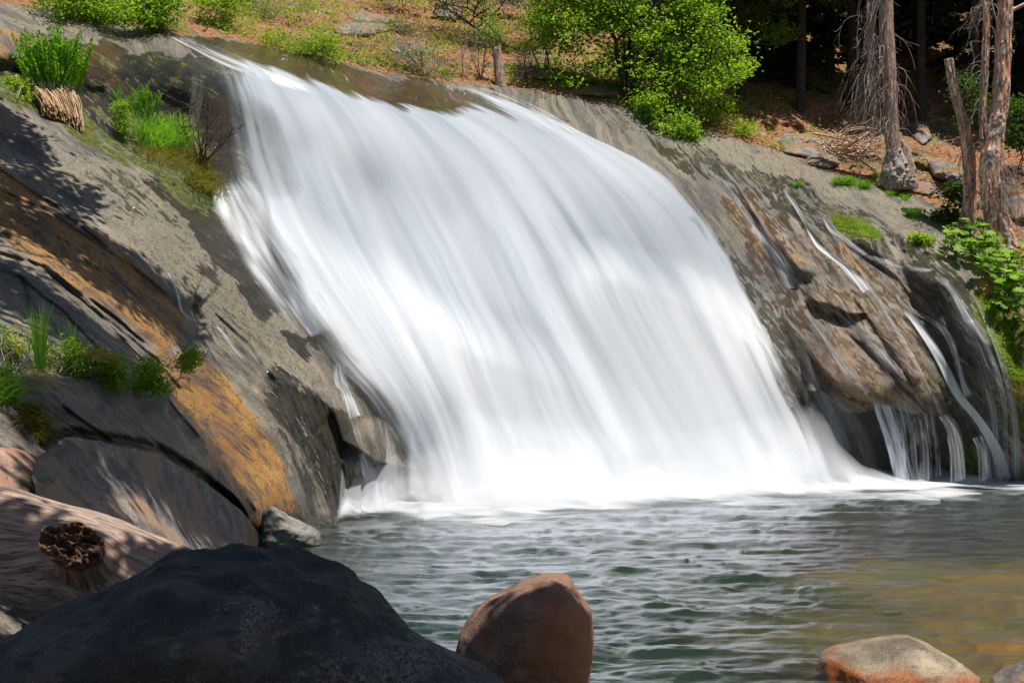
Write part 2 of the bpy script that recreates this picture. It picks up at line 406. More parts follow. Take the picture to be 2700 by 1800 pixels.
for poly, a, s in [([(230,440),(330,430),(420,500),(500,590),(470,620),(380,590),(290,530)], .42, 40), ([(120,380),(260,380),(330,430),(220,440)], .4, 30), ([(560,760),(700,900),(820,1000),(760,990),(620,900)], .36, 36), ([(760,870),(800,865),(826,905),(822,930),(790,905)], 1, 8), ([(430,700),(520,760),(600,880),(540,860)], .4, 24)]:
    wet = np.maximum(wet, a * pm(poly, s))
for poly, a, s in [([(-50,420),(120,530),(300,650),(470,790),(520,900),(430,960),(350,850),(180,730),(-50,590)], .95, 30), ([(440,920),(560,950),(690,1120),(740,1280),(790,1390),(690,1420),(610,1290),(500,1090),(420,1010)], 1, 26),
                   ([(1900,470),(2010,560),(2090,680),(2030,700),(1950,600)], .7, 14), ([(2090,800),(2220,860),(2330,960),(2430,1090),(2300,1070),(2150,1010)], .56, 34), ([(2210,740),(2330,800),(2490,1000),(2490,1100),(2380,980),(2280,860)], .5, 34),
                   ([(2560,690),(2640,760),(2720,880),(2720,960),(2620,830)], .9, 12), ([(2020,620),(2130,650),(2150,720),(2060,720)], .6, 10), ([(1960,520),(2200,620),(2460,760),(2500,1080),(2160,1040),(2020,760)], .44, 40), ([(2220,590),(2320,690),(2380,740),(2270,720)], .7, 12),
                   ([(560,110),(860,160),(1200,230),(1500,330),(1300,330),(900,270),(560,180)], .5, 20), ([(-50,60),(110,70),(230,130),(200,180),(-50,180)], .5, 12), ([(210,110),(330,120),(350,240),(230,220)], .6, 14),
                   ([(2060,330),(2190,360),(2330,440),(2300,470),(2120,420)], .5, 14)]:
    orange = np.maximum(orange, a * pm(poly, s))
for poly, a, s in [([(-50,195),(110,225),(260,330),(420,420),(600,520),(610,545),(520,545),(380,450),(200,350),(-50,250)], .8, 12), ([(230,270),(500,350),(560,470),(560,530),(430,440)], .8, 16), ([(600,400),(700,400),(760,500),(680,540)], .5, 16), ([(200,100),(560,190),(560,330),(230,260)], .3, 30),
                   ([(2545,745),(2640,780),(2720,880),(2730,1070),(2660,1060),(2605,940),(2575,830)], 1, 16), ([(1720,345),(2000,445),(2200,535),(2370,630),(2330,640),(2120,560),(1900,450)], .28, 9),
                   ([(2180,560),(2290,600),(2330,630),(2240,630)], .9, 8), ([(2100,560),(2160,600),(2330,790),(2240,720)], .45, 9), ([(2440,900),(2500,980),(2530,1060),(2470,1010)], .5, 9), ([(2530,1150),(2600,1180),(2600,1290),(2530,1290)], .7, 12),
                   ([(2600,1000),(2720,1050),(2720,1200),(2640,1150)], .6, 14), ([(-50,440),(150,580),(330,720),(200,690),(-50,560)], .35, 24), ([(2230,1230),(2330,1290),(2200,1290)], .4, 10)]:
    moss = np.maximum(moss, a * pm(poly, s))
for poly, a, s in [([(130,440),(300,390),(470,500),(570,640),(690,740),(800,860),(880,990),(830,1040),(700,980),(560,870),(430,720),(250,590)], .8, 26), ([(500,960),(700,1040),(800,1200),(830,1360),(770,1360),(690,1180),(580,1050)], .45, 30), ([(1960,560),(2080,620),(2230,720),(2330,820),(2290,850),(2140,770),(2020,690)], .62, 20), ([(1800,340),(2050,400),(2200,450),(2500,560),(2600,640),(2550,660),(2400,600),(2150,500),(1900,420)], 1, 12),
                   ([(-50,10),(130,30),(260,55),(250,75),(60,45),(-50,40)], 1, 8), ([(1000,200),(1300,225),(1330,250),(1050,225)], .8, 8), ([(460,80),(760,95),(760,110),(520,112)], .7, 8), ([(2480,620),(2640,640),(2600,720),(2500,680)], .7, 8),
                   ([(2100,640),(2190,700),(2290,800),(2330,830),(2260,820),(2150,740)], .5, 12), ([(870,1060),(960,1150),(1100,1230),(1120,1330),(980,1330),(920,1200)], .5, 14), ([(1500,300),(1700,360),(1900,430),(1850,440),(1650,380)], .4, 10)]:
    pale = np.maximum(pale, a * pm(poly, s))
hillm = sst(4, -6, PY - silY + nz * 4)

# ---- rock material
def rock_material(name, relief=False):
    m = M(name); P = m.obj()
    uv = m.uv() if relief else m.map(P, (1.2, 1.2, 1.2))
    st = m.map(uv, (2.2, .42, 1)) if relief else m.map(P, (2.5, 2.5, 7))
    s1 = m.noise(st, 1.3, 6, .62, .12); s2 = m.noise(m.map(st, (4.5, 3, 4), loc=(3, 7, 1)), 1.5, 5, .6, .1)
    g = m.noise(P, 22, 3, .7); g2 = m.noise(P, 2.1, 6, .6); sp = m.vor(P, 38)
    base = m.ramp(s1, [(.36, (.045, .041, .037)), (.46, (.105, .094, .078)), (.54, (.17, .148, .115)), (.68, (.27, .23, .17))])
    fk = m.noise(m.map(uv, (7, 1.5, 1)) if relief else m.map(P, (4, 4, 12)), 2.2, 4, .7, .5)
    base = m.mix(m.rng(s2, .54, .62, 0, .8), base, (.055, .048, .042))
    base = m.mix(m.rng(g2, .52, .66, 0, .55), base, (.21, .145, .08))
    base = m.mix(m.rng(fk, .60, .65, 0, .85), base, (.030, .026, .023))
    base = m.mix(m.rng(g, .55, .68, 0, .65), base, (.04, .036, .032))
    base = m.mix(m.rng(g, .43, .30, 0, .6), base, (.40, .37, .31))
    col, rough = base, .78
    if relief:
        pal, org, mos, we = m.attr('pale'), m.attr('orange'), m.attr('moss'), m.attr('wet')
        pcol = m.mix(m.rng(g, .46, .60), m.mix(m.rng(g2, .4, .6), (.20, .185, .143), (.26, .215, .145)), (.095, .08, .062))
        pcol = m.mix(m.rng(fk, .55, .62, 0, .9), pcol, (.06, .045, .035))
        jg = m.math('ADD', m.math('MULTIPLY', m.math('SUBTRACT', s2, .5), 1.5), m.math('ADD', m.math('MULTIPLY', m.math('SUBTRACT', g2, .5), 1.2), m.math('MULTIPLY', m.math('SUBTRACT', fk, .5), .9)))
        edge = lambda a, k=1.0, lo=.40, hi=.56: m.rng(m.math('ADD', a, m.math('MULTIPLY', jg, k)), lo, hi)
        col = m.mix(edge(pal), col, pcol)
        ocol = m.mix(m.rng(s2, .42, .58), (.33, .145, .028), m.mix(m.rng(s1, .4, .6), (.08, .035, .010), (.38, .22, .05)))
        ocol = m.mix(m.rng(g, .52, .64), m.mix(m.rng(fk, .56, .63, 0, .8), ocol, (.04, .022, .012)), (.06, .036, .018))
        col = m.mix(m.math('MULTIPLY', edge(org, 1.0, .26, .70), m.rng(s1, .36, .52, .45, 1)), col, ocol)
        wcol = m.mix(m.rng(s2, .60, .76), m.mix(m.rng(g2, .4, .65), (.016, .017, .015), (.045, .036, .020)), (.12, .105, .08))
        wf = edge(we, 1.25, .36, .60)
        col = m.mix(m.math('MULTIPLY', wf, .9), col, m.mix(m.math('MULTIPLY', org, .4), wcol, (.20, .10, .035)))
        mcol = m.mix(m.rng(m.noise(P, 9, 4), .35, .65), (.022, .03, .006), m.mix(m.rng(g2, .4, .6), (.075, .125, .008), (.15, .14, .014)))
        mf = edge(mos, 1.2)
        col = m.mix(mf, col, mcol)
        rough = m.math('SUBTRACT', m.math('SUBTRACT', .62, m.math('MULTIPLY', wf, .40)), m.math('MULTIPLY', m.attr('film'), .3))
        rough = m.math('ADD', rough, m.math('MULTIPLY', mf, .5), True)
    h = m.math('ADD', m.math('MULTIPLY', m.math('ADD', s2, m.math('MULTIPLY', fk, -.7)), .7), m.math('ADD', m.math('MULTIPLY', g, .35), m.math('MULTIPLY', m.noise(P, 60, 2), .25)))
    if relief: h = m.math('ADD', h, m.math('MULTIPLY', m.noise(P, 26, 3, .7), m.math('MULTIPLY', m.attr('wet'), .6)))
    nrm = m.bump(h, .8, .07)
    return m.out(m.bsdf(col, rough, nrm))

def litter_material():
    m = M('leaf_litter_soil'); P = m.obj(); gm = m.noise(P, .42, 5, .6)
    a = m.noise(P, 1.1, 6, .65); b = m.noise(P, 7, 5, .7); c = m.vor(P, 9)
    col = m.ramp(b, [(.32, (.06, .026, .014)), (.44, (.20, .08, .035)), (.54, (.34, .155, .065)), (.66, (.46, .28, .15))])
    col = m.mix(m.rng(a, .58, .66), col, m.mix(m.rng(b, .4, .6), (.15, .14, .125), (.34, .32, .28)))
    col = m.mix(m.rng(m.noise(P, .7, 4), .60, .70, 0, .7), col, m.mix(b, (.03, .05, .01), (.13, .16, .03)))
    col = m.mix(m.rng(gm, .50, .60, 0, .8), col, m.mix(m.rng(b, .4, .6), (.05, .04, .02), (.20, .20, .06)))
    h = m.math('ADD', b, m.math('MULTIPLY', c, .5))
    return m.out(m.bsdf(col, .9, m.bump(h, .9, .12)))

ROCK = rock_material('streaked_granite', True); STONE = rock_material('boulder_granite'); SOIL = litter_material()
nU, nV = PX.shape
FA = gridfaces(nU, nV)
FA = FA[:, ::-1]
fm = (PY - silY).ravel()[FA].mean(1)
film = np.clip(wet, 0, 1)
def sub(name, sel, mat, kind):
    f = FA[sel]; used = np.unique(f); mp = np.full(nU * nV, -1, np.int64); mp[used] = np.arange(len(used))
    o = mesh(name, PF.reshape(-1, 3)[used], mp[f], mat, uv=np.stack([U.ravel(), V_.ravel()], 1)[used],
             attrs={k: a.ravel()[used] for k, a in (('wet', wet), ('orange', orange), ('moss', moss), ('pale', pale), ('film', film))})
    return tag(o, kind=kind)
rock_face = tag(sub('rock_face', fm > -3, ROCK, 'structure'), 'streaked granite slabs sloping down both sides of the waterfall', 'rock face')
hillside = tag(sub('hillside', fm <= -3, SOIL, 'structure'), 'slope of orange leaf litter and grey rock rising behind the falls', 'hillside')

# ------------------------------------------------------------------ pool
wx = np.linspace(-1, 1, 900); wr = np.linspace(0, 1, 900)
WY = 1 / (1 / 4.2 + (1 / 50.0 - 1 / 4.2) * wr)          # rows closer together near the bank
WXg = (wx[:, None] * .62) * WY[None, :] + 0 * WY[None, :]
WYg = np.broadcast_to(WY[None, :], WXg.shape)
q = np.stack([WXg.ravel(), WYg.ravel(), np.zeros(WXg.size)], 1)
near = 1 - sst(12, 34, q[:, 1])
w1 = fbm(q * np.array([.5, 1.4, 1]) + .4 * np.stack([fbm(q * .3, 2, 81)] * 3, 1), 3, 82)
w2 = fbm(q * np.array([1.7, 4.4, 1]) + .9 * np.stack([fbm(q * 1.1, 2, 87)] * 3, 1), 3, 83)
w3 = ridged(q * np.array([.8, 2.6, 1]), 3, 84) - 1
Z = .046 * w1 + .034 * w2 + .012 * w3
shallow = sst(3.0, 6.0, q[:, 0] - .04 * (q[:, 1] - 24) ** 2 * (q[:, 1] > 24) + 1.2 * fbm(q * .25, 3, 85)) * sst(36, 27, q[:, 1])
shallow = np.maximum(shallow, sst(1.0, 4.2, q[:, 0] + .9 * fbm(q * .4, 3, 86)) * sst(21, 15.5, q[:, 1]))
Z *= 1 - .55 * shallow
q[:, 2] = Z
m = M('pool_water'); P = m.obj()
fres = m.n('Fresnel', {'IOR': 1.33, 'Normal': m.bump(m.noise(m.map(P, (4.5, 9, 5)), 1.2, 5, .65), .34, .05)}).outputs[0]
nrm = m.bump(m.noise(m.map(P, (4.5, 9, 5)), 1.2, 5, .65), .34, .05)
deep = m.mix(m.noise(m.map(P, (.25, .5, 1)), 1, 3), (.006, .020, .013), (.015, .031, .014))
body = m.bsdf(deep, .6, None, Specular_IOR_Level=0.0)
clear = m.n('BsdfTransparent', {'Color': (.90, .86, .66, 1)}).outputs[0]
under = m.n('MixShader', {0: m.math('MULTIPLY', m.attr('shallow'), .95), 1: body, 2: clear}).outputs[0]
gl = m.n('BsdfGlossy', {'Color': (.93, .95, 1, 1), 'Roughness': .22, 'Normal': nrm}).outputs[0]
POOLM = m.out(m.n('MixShader', {0: m.math('MULTIPLY', fres, 1.55, True), 1: under, 2: gl}).outputs[0])
pool = tag(mesh('water', q, gridfaces(900, 900), POOLM, attrs={'shallow': shallow}), 'dark green plunge pool with rippled surface below the waterfall', 'water', kind='structure')

# pool bed
bx, by = np.meshgrid(np.linspace(-14, 30, 200), np.linspace(2, 46, 200), indexing='ij')
bq = np.stack([bx.ravel(), by.ravel(), 0 * bx.ravel()], 1)
sh = sst(2.5, 8, bq[:, 0] + 1.2 * fbm(bq * .25, 3, 85))
bq[:, 2] = -1.3 + 1.0 * sh * sst(40, 18, bq[:, 1]) + .18 * fbm(bq * .9, 4, 88)
m = M('pool_bed_stones'); P = m.obj()
b = m.vor(m.map(P, (1, 1, 1)), 1.6, out='Color'); bn = m.noise(P, 3, 5)
col = m.mix(bn, (.19, .115, .018), (.29, .235, .04)); col = m.mix(m.rng(m.noise(P, .8, 4), .45, .62), col, (.11, .13, .02)); col = m.mix(.25, col, b, 'MULTIPLY')
BEDM = m.out(m.bsdf(col, .8, m.bump(m.vor(P, 2.2), .8, .2)))
tag(mesh('riverbed', bq, gridfaces(200, 200), BEDM), 'orange brown stones under the shallow water', 'riverbed', kind='structure')
bank = np.stack(np.meshgrid(np.linspace(-40, 40, 60), np.linspace(-30, 3.5, 40), indexing='ij') + [np.zeros((60, 40))], -1).reshape(-1, 3)
bank[:, 2] = .9 + .25 * fbm(bank * .3, 3, 90) - 1.6 * sst(-1, 3.5, bank[:, 1]) 
tag(mesh('ground', bank, gridfaces(60, 40), SOIL), kind='structure')

# ------------------------------------------------------------------ falling water
def water_material(name, f_u=9, contrast=1.6, lo=.32, hi=.68, floor=.25, tint=(.77, .81, .87), gain=1.0):
    """silk-white water; opacity = density of the flow times streaks that run along it"""
    m = M(name); uv = m.uv()
    s = m.noise(m.map(uv, (f_u, .9, 1)), 1, 4, .55, .12); b = m.noise(m.map(uv, (f_u * .32, .55, 1), loc=(5, 2, 0)), 1, 3, .5)
    st = m.math('ADD', m.math('MULTIPLY', s, .6), m.math('MULTIPLY', b, .4))
    k = m.rng(st, lo, hi, floor, 1)
    d = m.attr('dens')
    a = m.math('MULTIPLY', m.math('MULTIPLY', d, gain), m.math('ADD', k, m.math('MULTIPLY', m.math('SUBTRACT', d, .55), contrast)), True)
    col = m.mix(m.rng(st, .38, .60), m.mix(.75, tint, (.44, .49, .55)), tint)
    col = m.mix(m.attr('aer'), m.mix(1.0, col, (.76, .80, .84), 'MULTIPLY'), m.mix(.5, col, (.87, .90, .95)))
    dif = m.bsdf(col, .55, m.bump(st, .10, .05), Specular_IOR_Level=.25)
    tr = m.n('BsdfTranslucent', {'Color': (*tint, 1)}).outputs[0]
    w = m.n('MixShader', {0: .38, 1: dif, 2: tr}).outputs[0]
    return m.out(m.n('MixShader', {0: a, 1: m.n('BsdfTransparent').outputs[0], 2: w}).outputs[0])

def cr(pts, t):
    """Catmull-Rom through rows of pts at t in 0..1"""
    pts = np.asarray(pts, float); n = len(pts); s = np.clip(np.asarray(t) * (n - 1), 0, n - 1 - 1e-6); i = s.astype(int); f = (s - i)[:, None]
    g = lambda k: pts[np.clip(k, 0, n - 1)]
    p0, p1, p2, p3 = g(i - 1), g(i), g(i + 1), g(i + 2)
    return .5 * (2 * p1 + (p2 - p0) * f + (2 * p0 - 5 * p1 + 4 * p2 - p3) * f ** 2 + (3 * p1 - p0 - 3 * p2 + p3) * f ** 3)

def sheet(name, streams, nu, nv, off, dens, mat, parent, ripple=.10, seed=1, ur=1.0, extra=None, follow='bed', aer=None):
    """streams: flow lines of the water as photograph pixels from the lip down, left to right; lofted into a sheet lying off metres in front of the bed"""
    v = np.linspace(0, 1, nv); rows = np.stack([cr(s, v) for s in streams], 0)           # (streams, nv, 2)
    u = np.linspace(0, 1, nu)
    G = np.stack([cr(rows[:, j], u) for j in range(nv)], 1)                             # (nu, nv, 2)
    px, py = G[..., 0], G[..., 1]
    UU, VV = np.meshgrid(u, v, indexing='ij')
    Yb = baseY(px, py); Ys = surfY(px, py)
    if follow == 'bed': Y = Yb - (off(UU, VV, px, py) if callable(off) else off)
    elif follow == 'rock': Y = .5 * Ys + .25 * (np.roll(Ys, 3, 1) + np.roll(Ys, -3, 1)) - off; Y[:, :3] = Ys[:, :3] - off; Y[:, -3:] = Ys[:, -3:] - off
    else: Y = 0 * px + follow
    un = np.stack([UU.ravel() * 11 * ur + 1.2 * VV.ravel() * (UU.ravel() - .5), VV.ravel() * .7, 0 * UU.ravel()], 1)
    rp = fbm(un, 4, seed, gain=.5) + .8 * fbm(un * np.array([.35, .6, 1]), 2, seed + 5)
    Y = Y - ripple * rp.reshape(px.shape) * sst(0, .15, VV)
    if extra is not None: Y = Y - extra(UU, VV, px, py)
    D = np.clip(dens(UU, VV, px, py), 0, 1.4)
    V3 = P3(px, py, Y).reshape(-1, 3)
    return mesh(name, V3, gridfaces(nu, nv)[:, ::-1], mat, parent, uv=np.stack([UU.ravel() * ur, VV.ravel()], 1), attrs={'dens': D.ravel(), 'aer': (aer(UU, VV, px, py) if aer else 1 + 0 * UU).ravel()})

WATER = water_material('falling_water', 13, 1.6, .34, .66, .45)
VEIL = water_material('water_veil', 22, .5, .38, .68, .0, gain=.8)
fall = empty('waterfall', tuple(SP(1400, 1330)), 'broad white waterfall sliding down the granite face into the pool', 'waterfall', kind='structure')
S = [[(505,120),(545,165),(562,260),(568,360),(575,470),(612,560),(680,650),(748,790),(850,930),(968,1060),(1050,1200),(1105,1350)],
     [(560,140),(620,190),(660,300),(690,420),(740,540),(800,650),(900,790),(1000,930),(1090,1060),(1150,1200),(1200,1350)],
     [(700,170),(770,225),(840,330),(890,450),(950,580),(1020,720),(1100,860),(1170,1000),(1220,1120),(1270,1350)],
     [(880,220),(960,275),(1040,370),(1110,490),(1180,620),(1250,760),(1320,900),(1380,1040),(1430,1160),(1480,1345)],
     [(1060,270),(1140,310),(1230,390),(1310,500),(1380,620),(1450,760),(1530,900),(1600,1040),(1660,1170),(1710,1325)],
     [(1200,285),(1290,330),(1380,400),(1460,500),(1540,620),(1620,760),(1700,900),(1780,1040),(1850,1170),(1910,1308)],
     [(1240,235),(1380,300),(1500,370),(1600,450),(1700,560),(1790,700),(1880,850),(1960,1000),(2030,1140),(2090,1298)],
     [(1230,222),(1400,285),(1580,360),(1720,430),(1830,520),(1930,660),(2010,800),(2090,960),(2170,1120),(2240,1290)]]
# softly feathered rims, thin where the rock shows through on the left
def d_main(u, v, px, py):
    n = fbm(np.stack([u.ravel() * 30, v.ravel() * 2.5, 0 * u.ravel()], 1), 3, 7).reshape(u.shape)
    n2 = fbm(np.stack([u.ravel() * 60, v.ravel() * 16, 0 * u.ravel()], 1), 3, 8).reshape(u.shape)
    e = sst(.0, .17, u + n * .04 + n2 * .02) * sst(1.0, .915, u + n * .035 + n2 * .012)
    d = e * sst(-.02, .13, v + n * .05 + n2 * .02)
    # rock glimpsed through the veil at the upper left
    d *= 1 - .50 * np.exp(-((px + 16 * n - 650 - .2 * (py - 400)) / 85) ** 2) * sst(180, 300, py) * (1 - sst(500, 640, py))
    d *= 1 - .40 * np.exp(-((px - 590 + 10 * n2) / 50) ** 2) * (1 - sst(430, 520, py)); d *= 1 - .35 * np.exp(-((px - 740 - .3 * (py - 400) + 20 * n) / 40) ** 2) * sst(230, 320, py) * (1 - sst(480, 600, py))
    d *= 1 - .55 * polymask(px + n * 30, py, [(930,1010),(1010,1100),(1150,1290),(1190,1340),(1090,1340),(980,1200)], 40) * .6
    d *= 1 - .35 * sst(.93, .99, u) * sst(.5, .8, v)
    return 1.18 * d
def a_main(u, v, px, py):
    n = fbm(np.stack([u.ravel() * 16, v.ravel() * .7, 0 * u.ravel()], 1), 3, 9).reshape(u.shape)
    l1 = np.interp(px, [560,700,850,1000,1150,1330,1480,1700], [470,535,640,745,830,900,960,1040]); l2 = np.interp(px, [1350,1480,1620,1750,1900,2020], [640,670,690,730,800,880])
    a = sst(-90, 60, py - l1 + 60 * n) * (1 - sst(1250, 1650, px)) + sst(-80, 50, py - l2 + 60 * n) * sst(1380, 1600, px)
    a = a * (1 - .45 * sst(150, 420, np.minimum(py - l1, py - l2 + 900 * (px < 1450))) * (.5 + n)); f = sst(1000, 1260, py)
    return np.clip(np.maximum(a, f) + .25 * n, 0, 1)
def x_main(u, v, px, py):
    l1 = np.interp(px, [560,700,850,1000,1150,1330,1480,1700], [470,535,640,745,830,900,960,1040]); l2 = np.interp(px, [1350,1480,1620,1750,1900,2020], [640,670,690,730,800,880])
    w1_ = 1 - sst(1250, 1600, px); w2_ = sst(1380, 1600, px)
    lg = .85 * w1_ * sst(-70, 70, py - l1) * (1 - .7 * sst(60, 520, py - l1)) + .70 * w2_ * sst(-60, 60, py - l2) * (1 - .7 * sst(60, 480, py - l2))
    return lg + sst(.85, 1, v) * .35
    b = lambda cx_, cy_, rx, ry, a: a * np.exp(-((px - cx_) / rx) ** 2 - ((py - cy_ - .25 * (px - cx_)) / ry) ** 2)
    return b(1150, 880, 300, 150, .40) + b(1780, 790, 280, 120, .34) + b(980, 780, 170, 110, .25) + b(1450, 1150, 320, 170, .35) + b(650, 560, 100, 80, .25) + sst(.85, 1, v) * .35
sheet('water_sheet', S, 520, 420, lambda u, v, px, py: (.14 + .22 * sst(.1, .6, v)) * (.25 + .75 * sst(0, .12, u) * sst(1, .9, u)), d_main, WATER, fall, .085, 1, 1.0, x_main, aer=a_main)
def d_veil(u, v, px, py):
    n = fbm(np.stack([u.ravel() * 22, v.ravel() * 2.0, 0 * u.ravel() + 3], 1), 3, 17).reshape(u.shape)
    e = sst(.0, .10, u + n * .03) * sst(1.0, .9, u + n * .04)
    return e * sst(.22, .5, v + n * .1) * (.62 + .25 * n)
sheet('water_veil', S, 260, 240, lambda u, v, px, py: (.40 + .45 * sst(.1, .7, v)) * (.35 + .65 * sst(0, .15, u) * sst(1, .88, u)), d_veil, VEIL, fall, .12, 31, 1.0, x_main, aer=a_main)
# stream sliding over the lip: clear and brown with white threads
m = M('thin_stream'); uv = m.uv()
st = m.noise(m.map(uv, (16, 1.2, 1)), 1, 5, .6, .2); d = m.attr('dens')
a = m.math('MULTIPLY', d, m.rng(m.math('ADD', st, m.math('MULTIPLY', m.math('SUBTRACT', d, .5), .35)), .45, .68, .08, 1), True)
wh = m.n('MixShader', {0: .25, 1: m.bsdf((.84, .86, .90), .5, None), 2: m.n('BsdfTranslucent', {'Color': (.86, .88, .9, 1)}).outputs[0]}).outputs[0]
THIN = m.out(m.n('MixShader', {0: a, 1: m.n('BsdfTransparent').outputs[0], 2: wh}).outputs[0])
T1 = [[(430,92),(490,128),(560,165),(650,200),(780,250)], [(470,94),(540,122),(640,165),(760,210),(900,275)], [(520,102),(620,130),(720,165),(860,215),(1020,290)]]
def d_t1(u, v, px, py): return 1.0 * sst(0, .2, u) * sst(1, .3, u) * (.58 + .35 * sst(.1, .8, v)) * sst(0, .08, v) * sst(1.02, .8, v)
sheet('lip_stream', T1, 90, 140, .16, d_t1, THIN, fall, .02, 3, .5)
T2 = [[(1010,195),(1080,225),(1180,275),(1290,345)], [(1100,212),(1190,228),(1300,275),(1420,350)], [(1180,226),(1280,236),(1400,285),(1520,365)], [(1230,232),(1330,246),(1460,300),(1600,375)]]
def d_t2(u, v, px, py):
    return sst(0, .25, u) * sst(1, .8, u) * sst(0, .3, v) * sst(1.02, .85, v) * (.35 + .35 * np.exp(-((px - 1270) / 110) ** 2 - ((py - 250) / 34) ** 2) + .45 * sst(1320, 1500, px)) * .72
sheet('lip_stream', T2, 120, 160, .34, d_t2, THIN, fall, .04, 5, .5)
# spray at the foot
SPM = M('foot_spray'); uvn = SPM.noise(SPM.map(SPM.obj(), (.35, .35, .5)), 1, 3, .5)
a = SPM.math('MULTIPLY', SPM.attr('dens'), SPM.rng(uvn, .25, .6, .7, 1), True)
wh = SPM.n('MixShader', {0: .4, 1: SPM.bsdf((.86, .89, .94), .9, None, Specular_IOR_Level=0.0), 2: SPM.n('BsdfTranslucent', {'Color': (.9, .91, .93, 1)}).outputs[0]}).outputs[0]
SPRAY = SPM.out(SPM.n('MixShader', {0: a, 1: SPM.n('BsdfTransparent').outputs[0], 2: wh}).outputs[0])
foot = np.array([(880,1372),(960,1352),(1080,1350),(1350,1345),(1700,1322),(2000,1300),(2200,1288),(2400,1276),(2600,1270),(2850,1262)], float)
def foam_strip(name, h0, reach, seed, dmul, parent, soft=False):
    n, k = 420, 40; t = np.linspace(0, 1, n); f = cr(foot, t); Yf = 12000 / (f[:, 1] - HZ)
    base = np.stack([(f[:, 0] - 1350) / F * Yf, Yf], 1)
    s = np.linspace(0, 1, k)
    nn = fbm(np.stack([t * 14, 0 * t, 0 * t], 1), 3, seed)
    hh = h0 * (.7 + .5 * nn) * sst(0, .06, t) * (1 - .75 * sst(.62, .75, t)); rr = reach * (1 + .9 * sst(.62, .8, t) * (not soft)) * (.9 + .4 * np.roll(nn, 40)) * (.5 + .5 * sst(0, .15, t))
    prof = np.stack([s * 1.0, (1 - s) ** 2 * (3 - 2 * (1 - s))], 1)
    V3 = np.zeros((n, k, 3))
    V3[..., 0] = base[:, None, 0] + .15 * rr[:, None] * s; V3[..., 1] = base[:, None, 1] + .5 - (rr[:, None] + .5) * s; V3[..., 2] = hh[:, None] * prof[None, :, 1] + .06
    q3 = V3.reshape(-1, 3); V3[..., 2] += (.05 * fbm(q3 * np.array([.9, 1.6, 1]), 3, seed + 2)).reshape(n, k) * sst(0, .3, s)
    nf = fbm(q3 * np.array([.5, 1.1, .5]), 4, seed + 3).reshape(n, k)
    D = dmul * sst(1.0, .12 if not soft else .6, s[None] + (.45 if not soft else .15) * nf) * sst(0, .04, t)[:, None] * (sst(.0, .75, s + .0) if soft else sst(0, .1, s + .02))[None] * (1.0 if not soft else sst(1.02, .8, s)[None])
    return mesh(name, V3.reshape(-1, 3), gridfaces(n, k), SPRAY, parent, attrs={'dens': D.ravel()})
foam_strip('foam', .16, 2.9, 101, 1.1, fall)
foam_strip('spray', .9, 2.0, 111, .9, fall, True)
foam_strip('spray', 1.9, 1.5, 121, .6, fall, True)
foam_strip('spray', 3.2, 1.2, 131, .4, fall, True)
VS = [[(2040,860),(2090,1000),(2160,1150),(2220,1292)], [(2080,860),(2150,1000),(2220,1150),(2270,1290)], [(2120,880),(2210,1040),(2270,1160),(2310,1288)], [(2150,900),(2260,1060),(2320,1170),(2350,1286)]]
def d_vs(u, v, px, py): return (.75 - .62 * u) * sst(0, .1, u) * sst(1, .7, u) * sst(0, .45, v)
sheet('water_veil', VS, 60, 90, .30, d_vs, VEIL, fall, .03, 51, .2)

# thin trickles beside the main fall
def trickle(pts, widths, label, dmul=.8, off=.06, follow='rock', seed=1, feather=.35, head=.1, tail=.95, ur=None):
    p = cr(pts, np.linspace(0, 1, 9)); w = np.interp(np.linspace(0, 1, 9), np.linspace(0, 1, len(widths)), widths)
    sts = [[(p[k, 0] + w[k] * a, p[k, 1] - w[k] * a * .35) for k in range(9)] for a in (-.5, -.17, .17, .5)]
    def dn(u, v, px, py):
        n = fbm(np.stack([u.ravel() * 5, v.ravel() * 3, 0 * u.ravel() + seed], 1), 3, seed).reshape(u.shape)
        return .85 * dmul * sst(0, feather, u + .1 * n) * sst(1, 1 - feather, u + .1 * n) * sst(-.02, head, v) * sst(1.03, tail, v) * (1 + .35 * n)
    o = sheet('trickle', sts, 22, 110, off, dn, TRICK, None, .012, seed, ur or (max(widths) / 420 if max(widths) < 150 else .10), None, follow)
    return tag(o, label, 'trickle', 'trickles beside the waterfall', 'structure')
TRICK = water_material('trickling_water', 75, .9, .40, .62, .05)
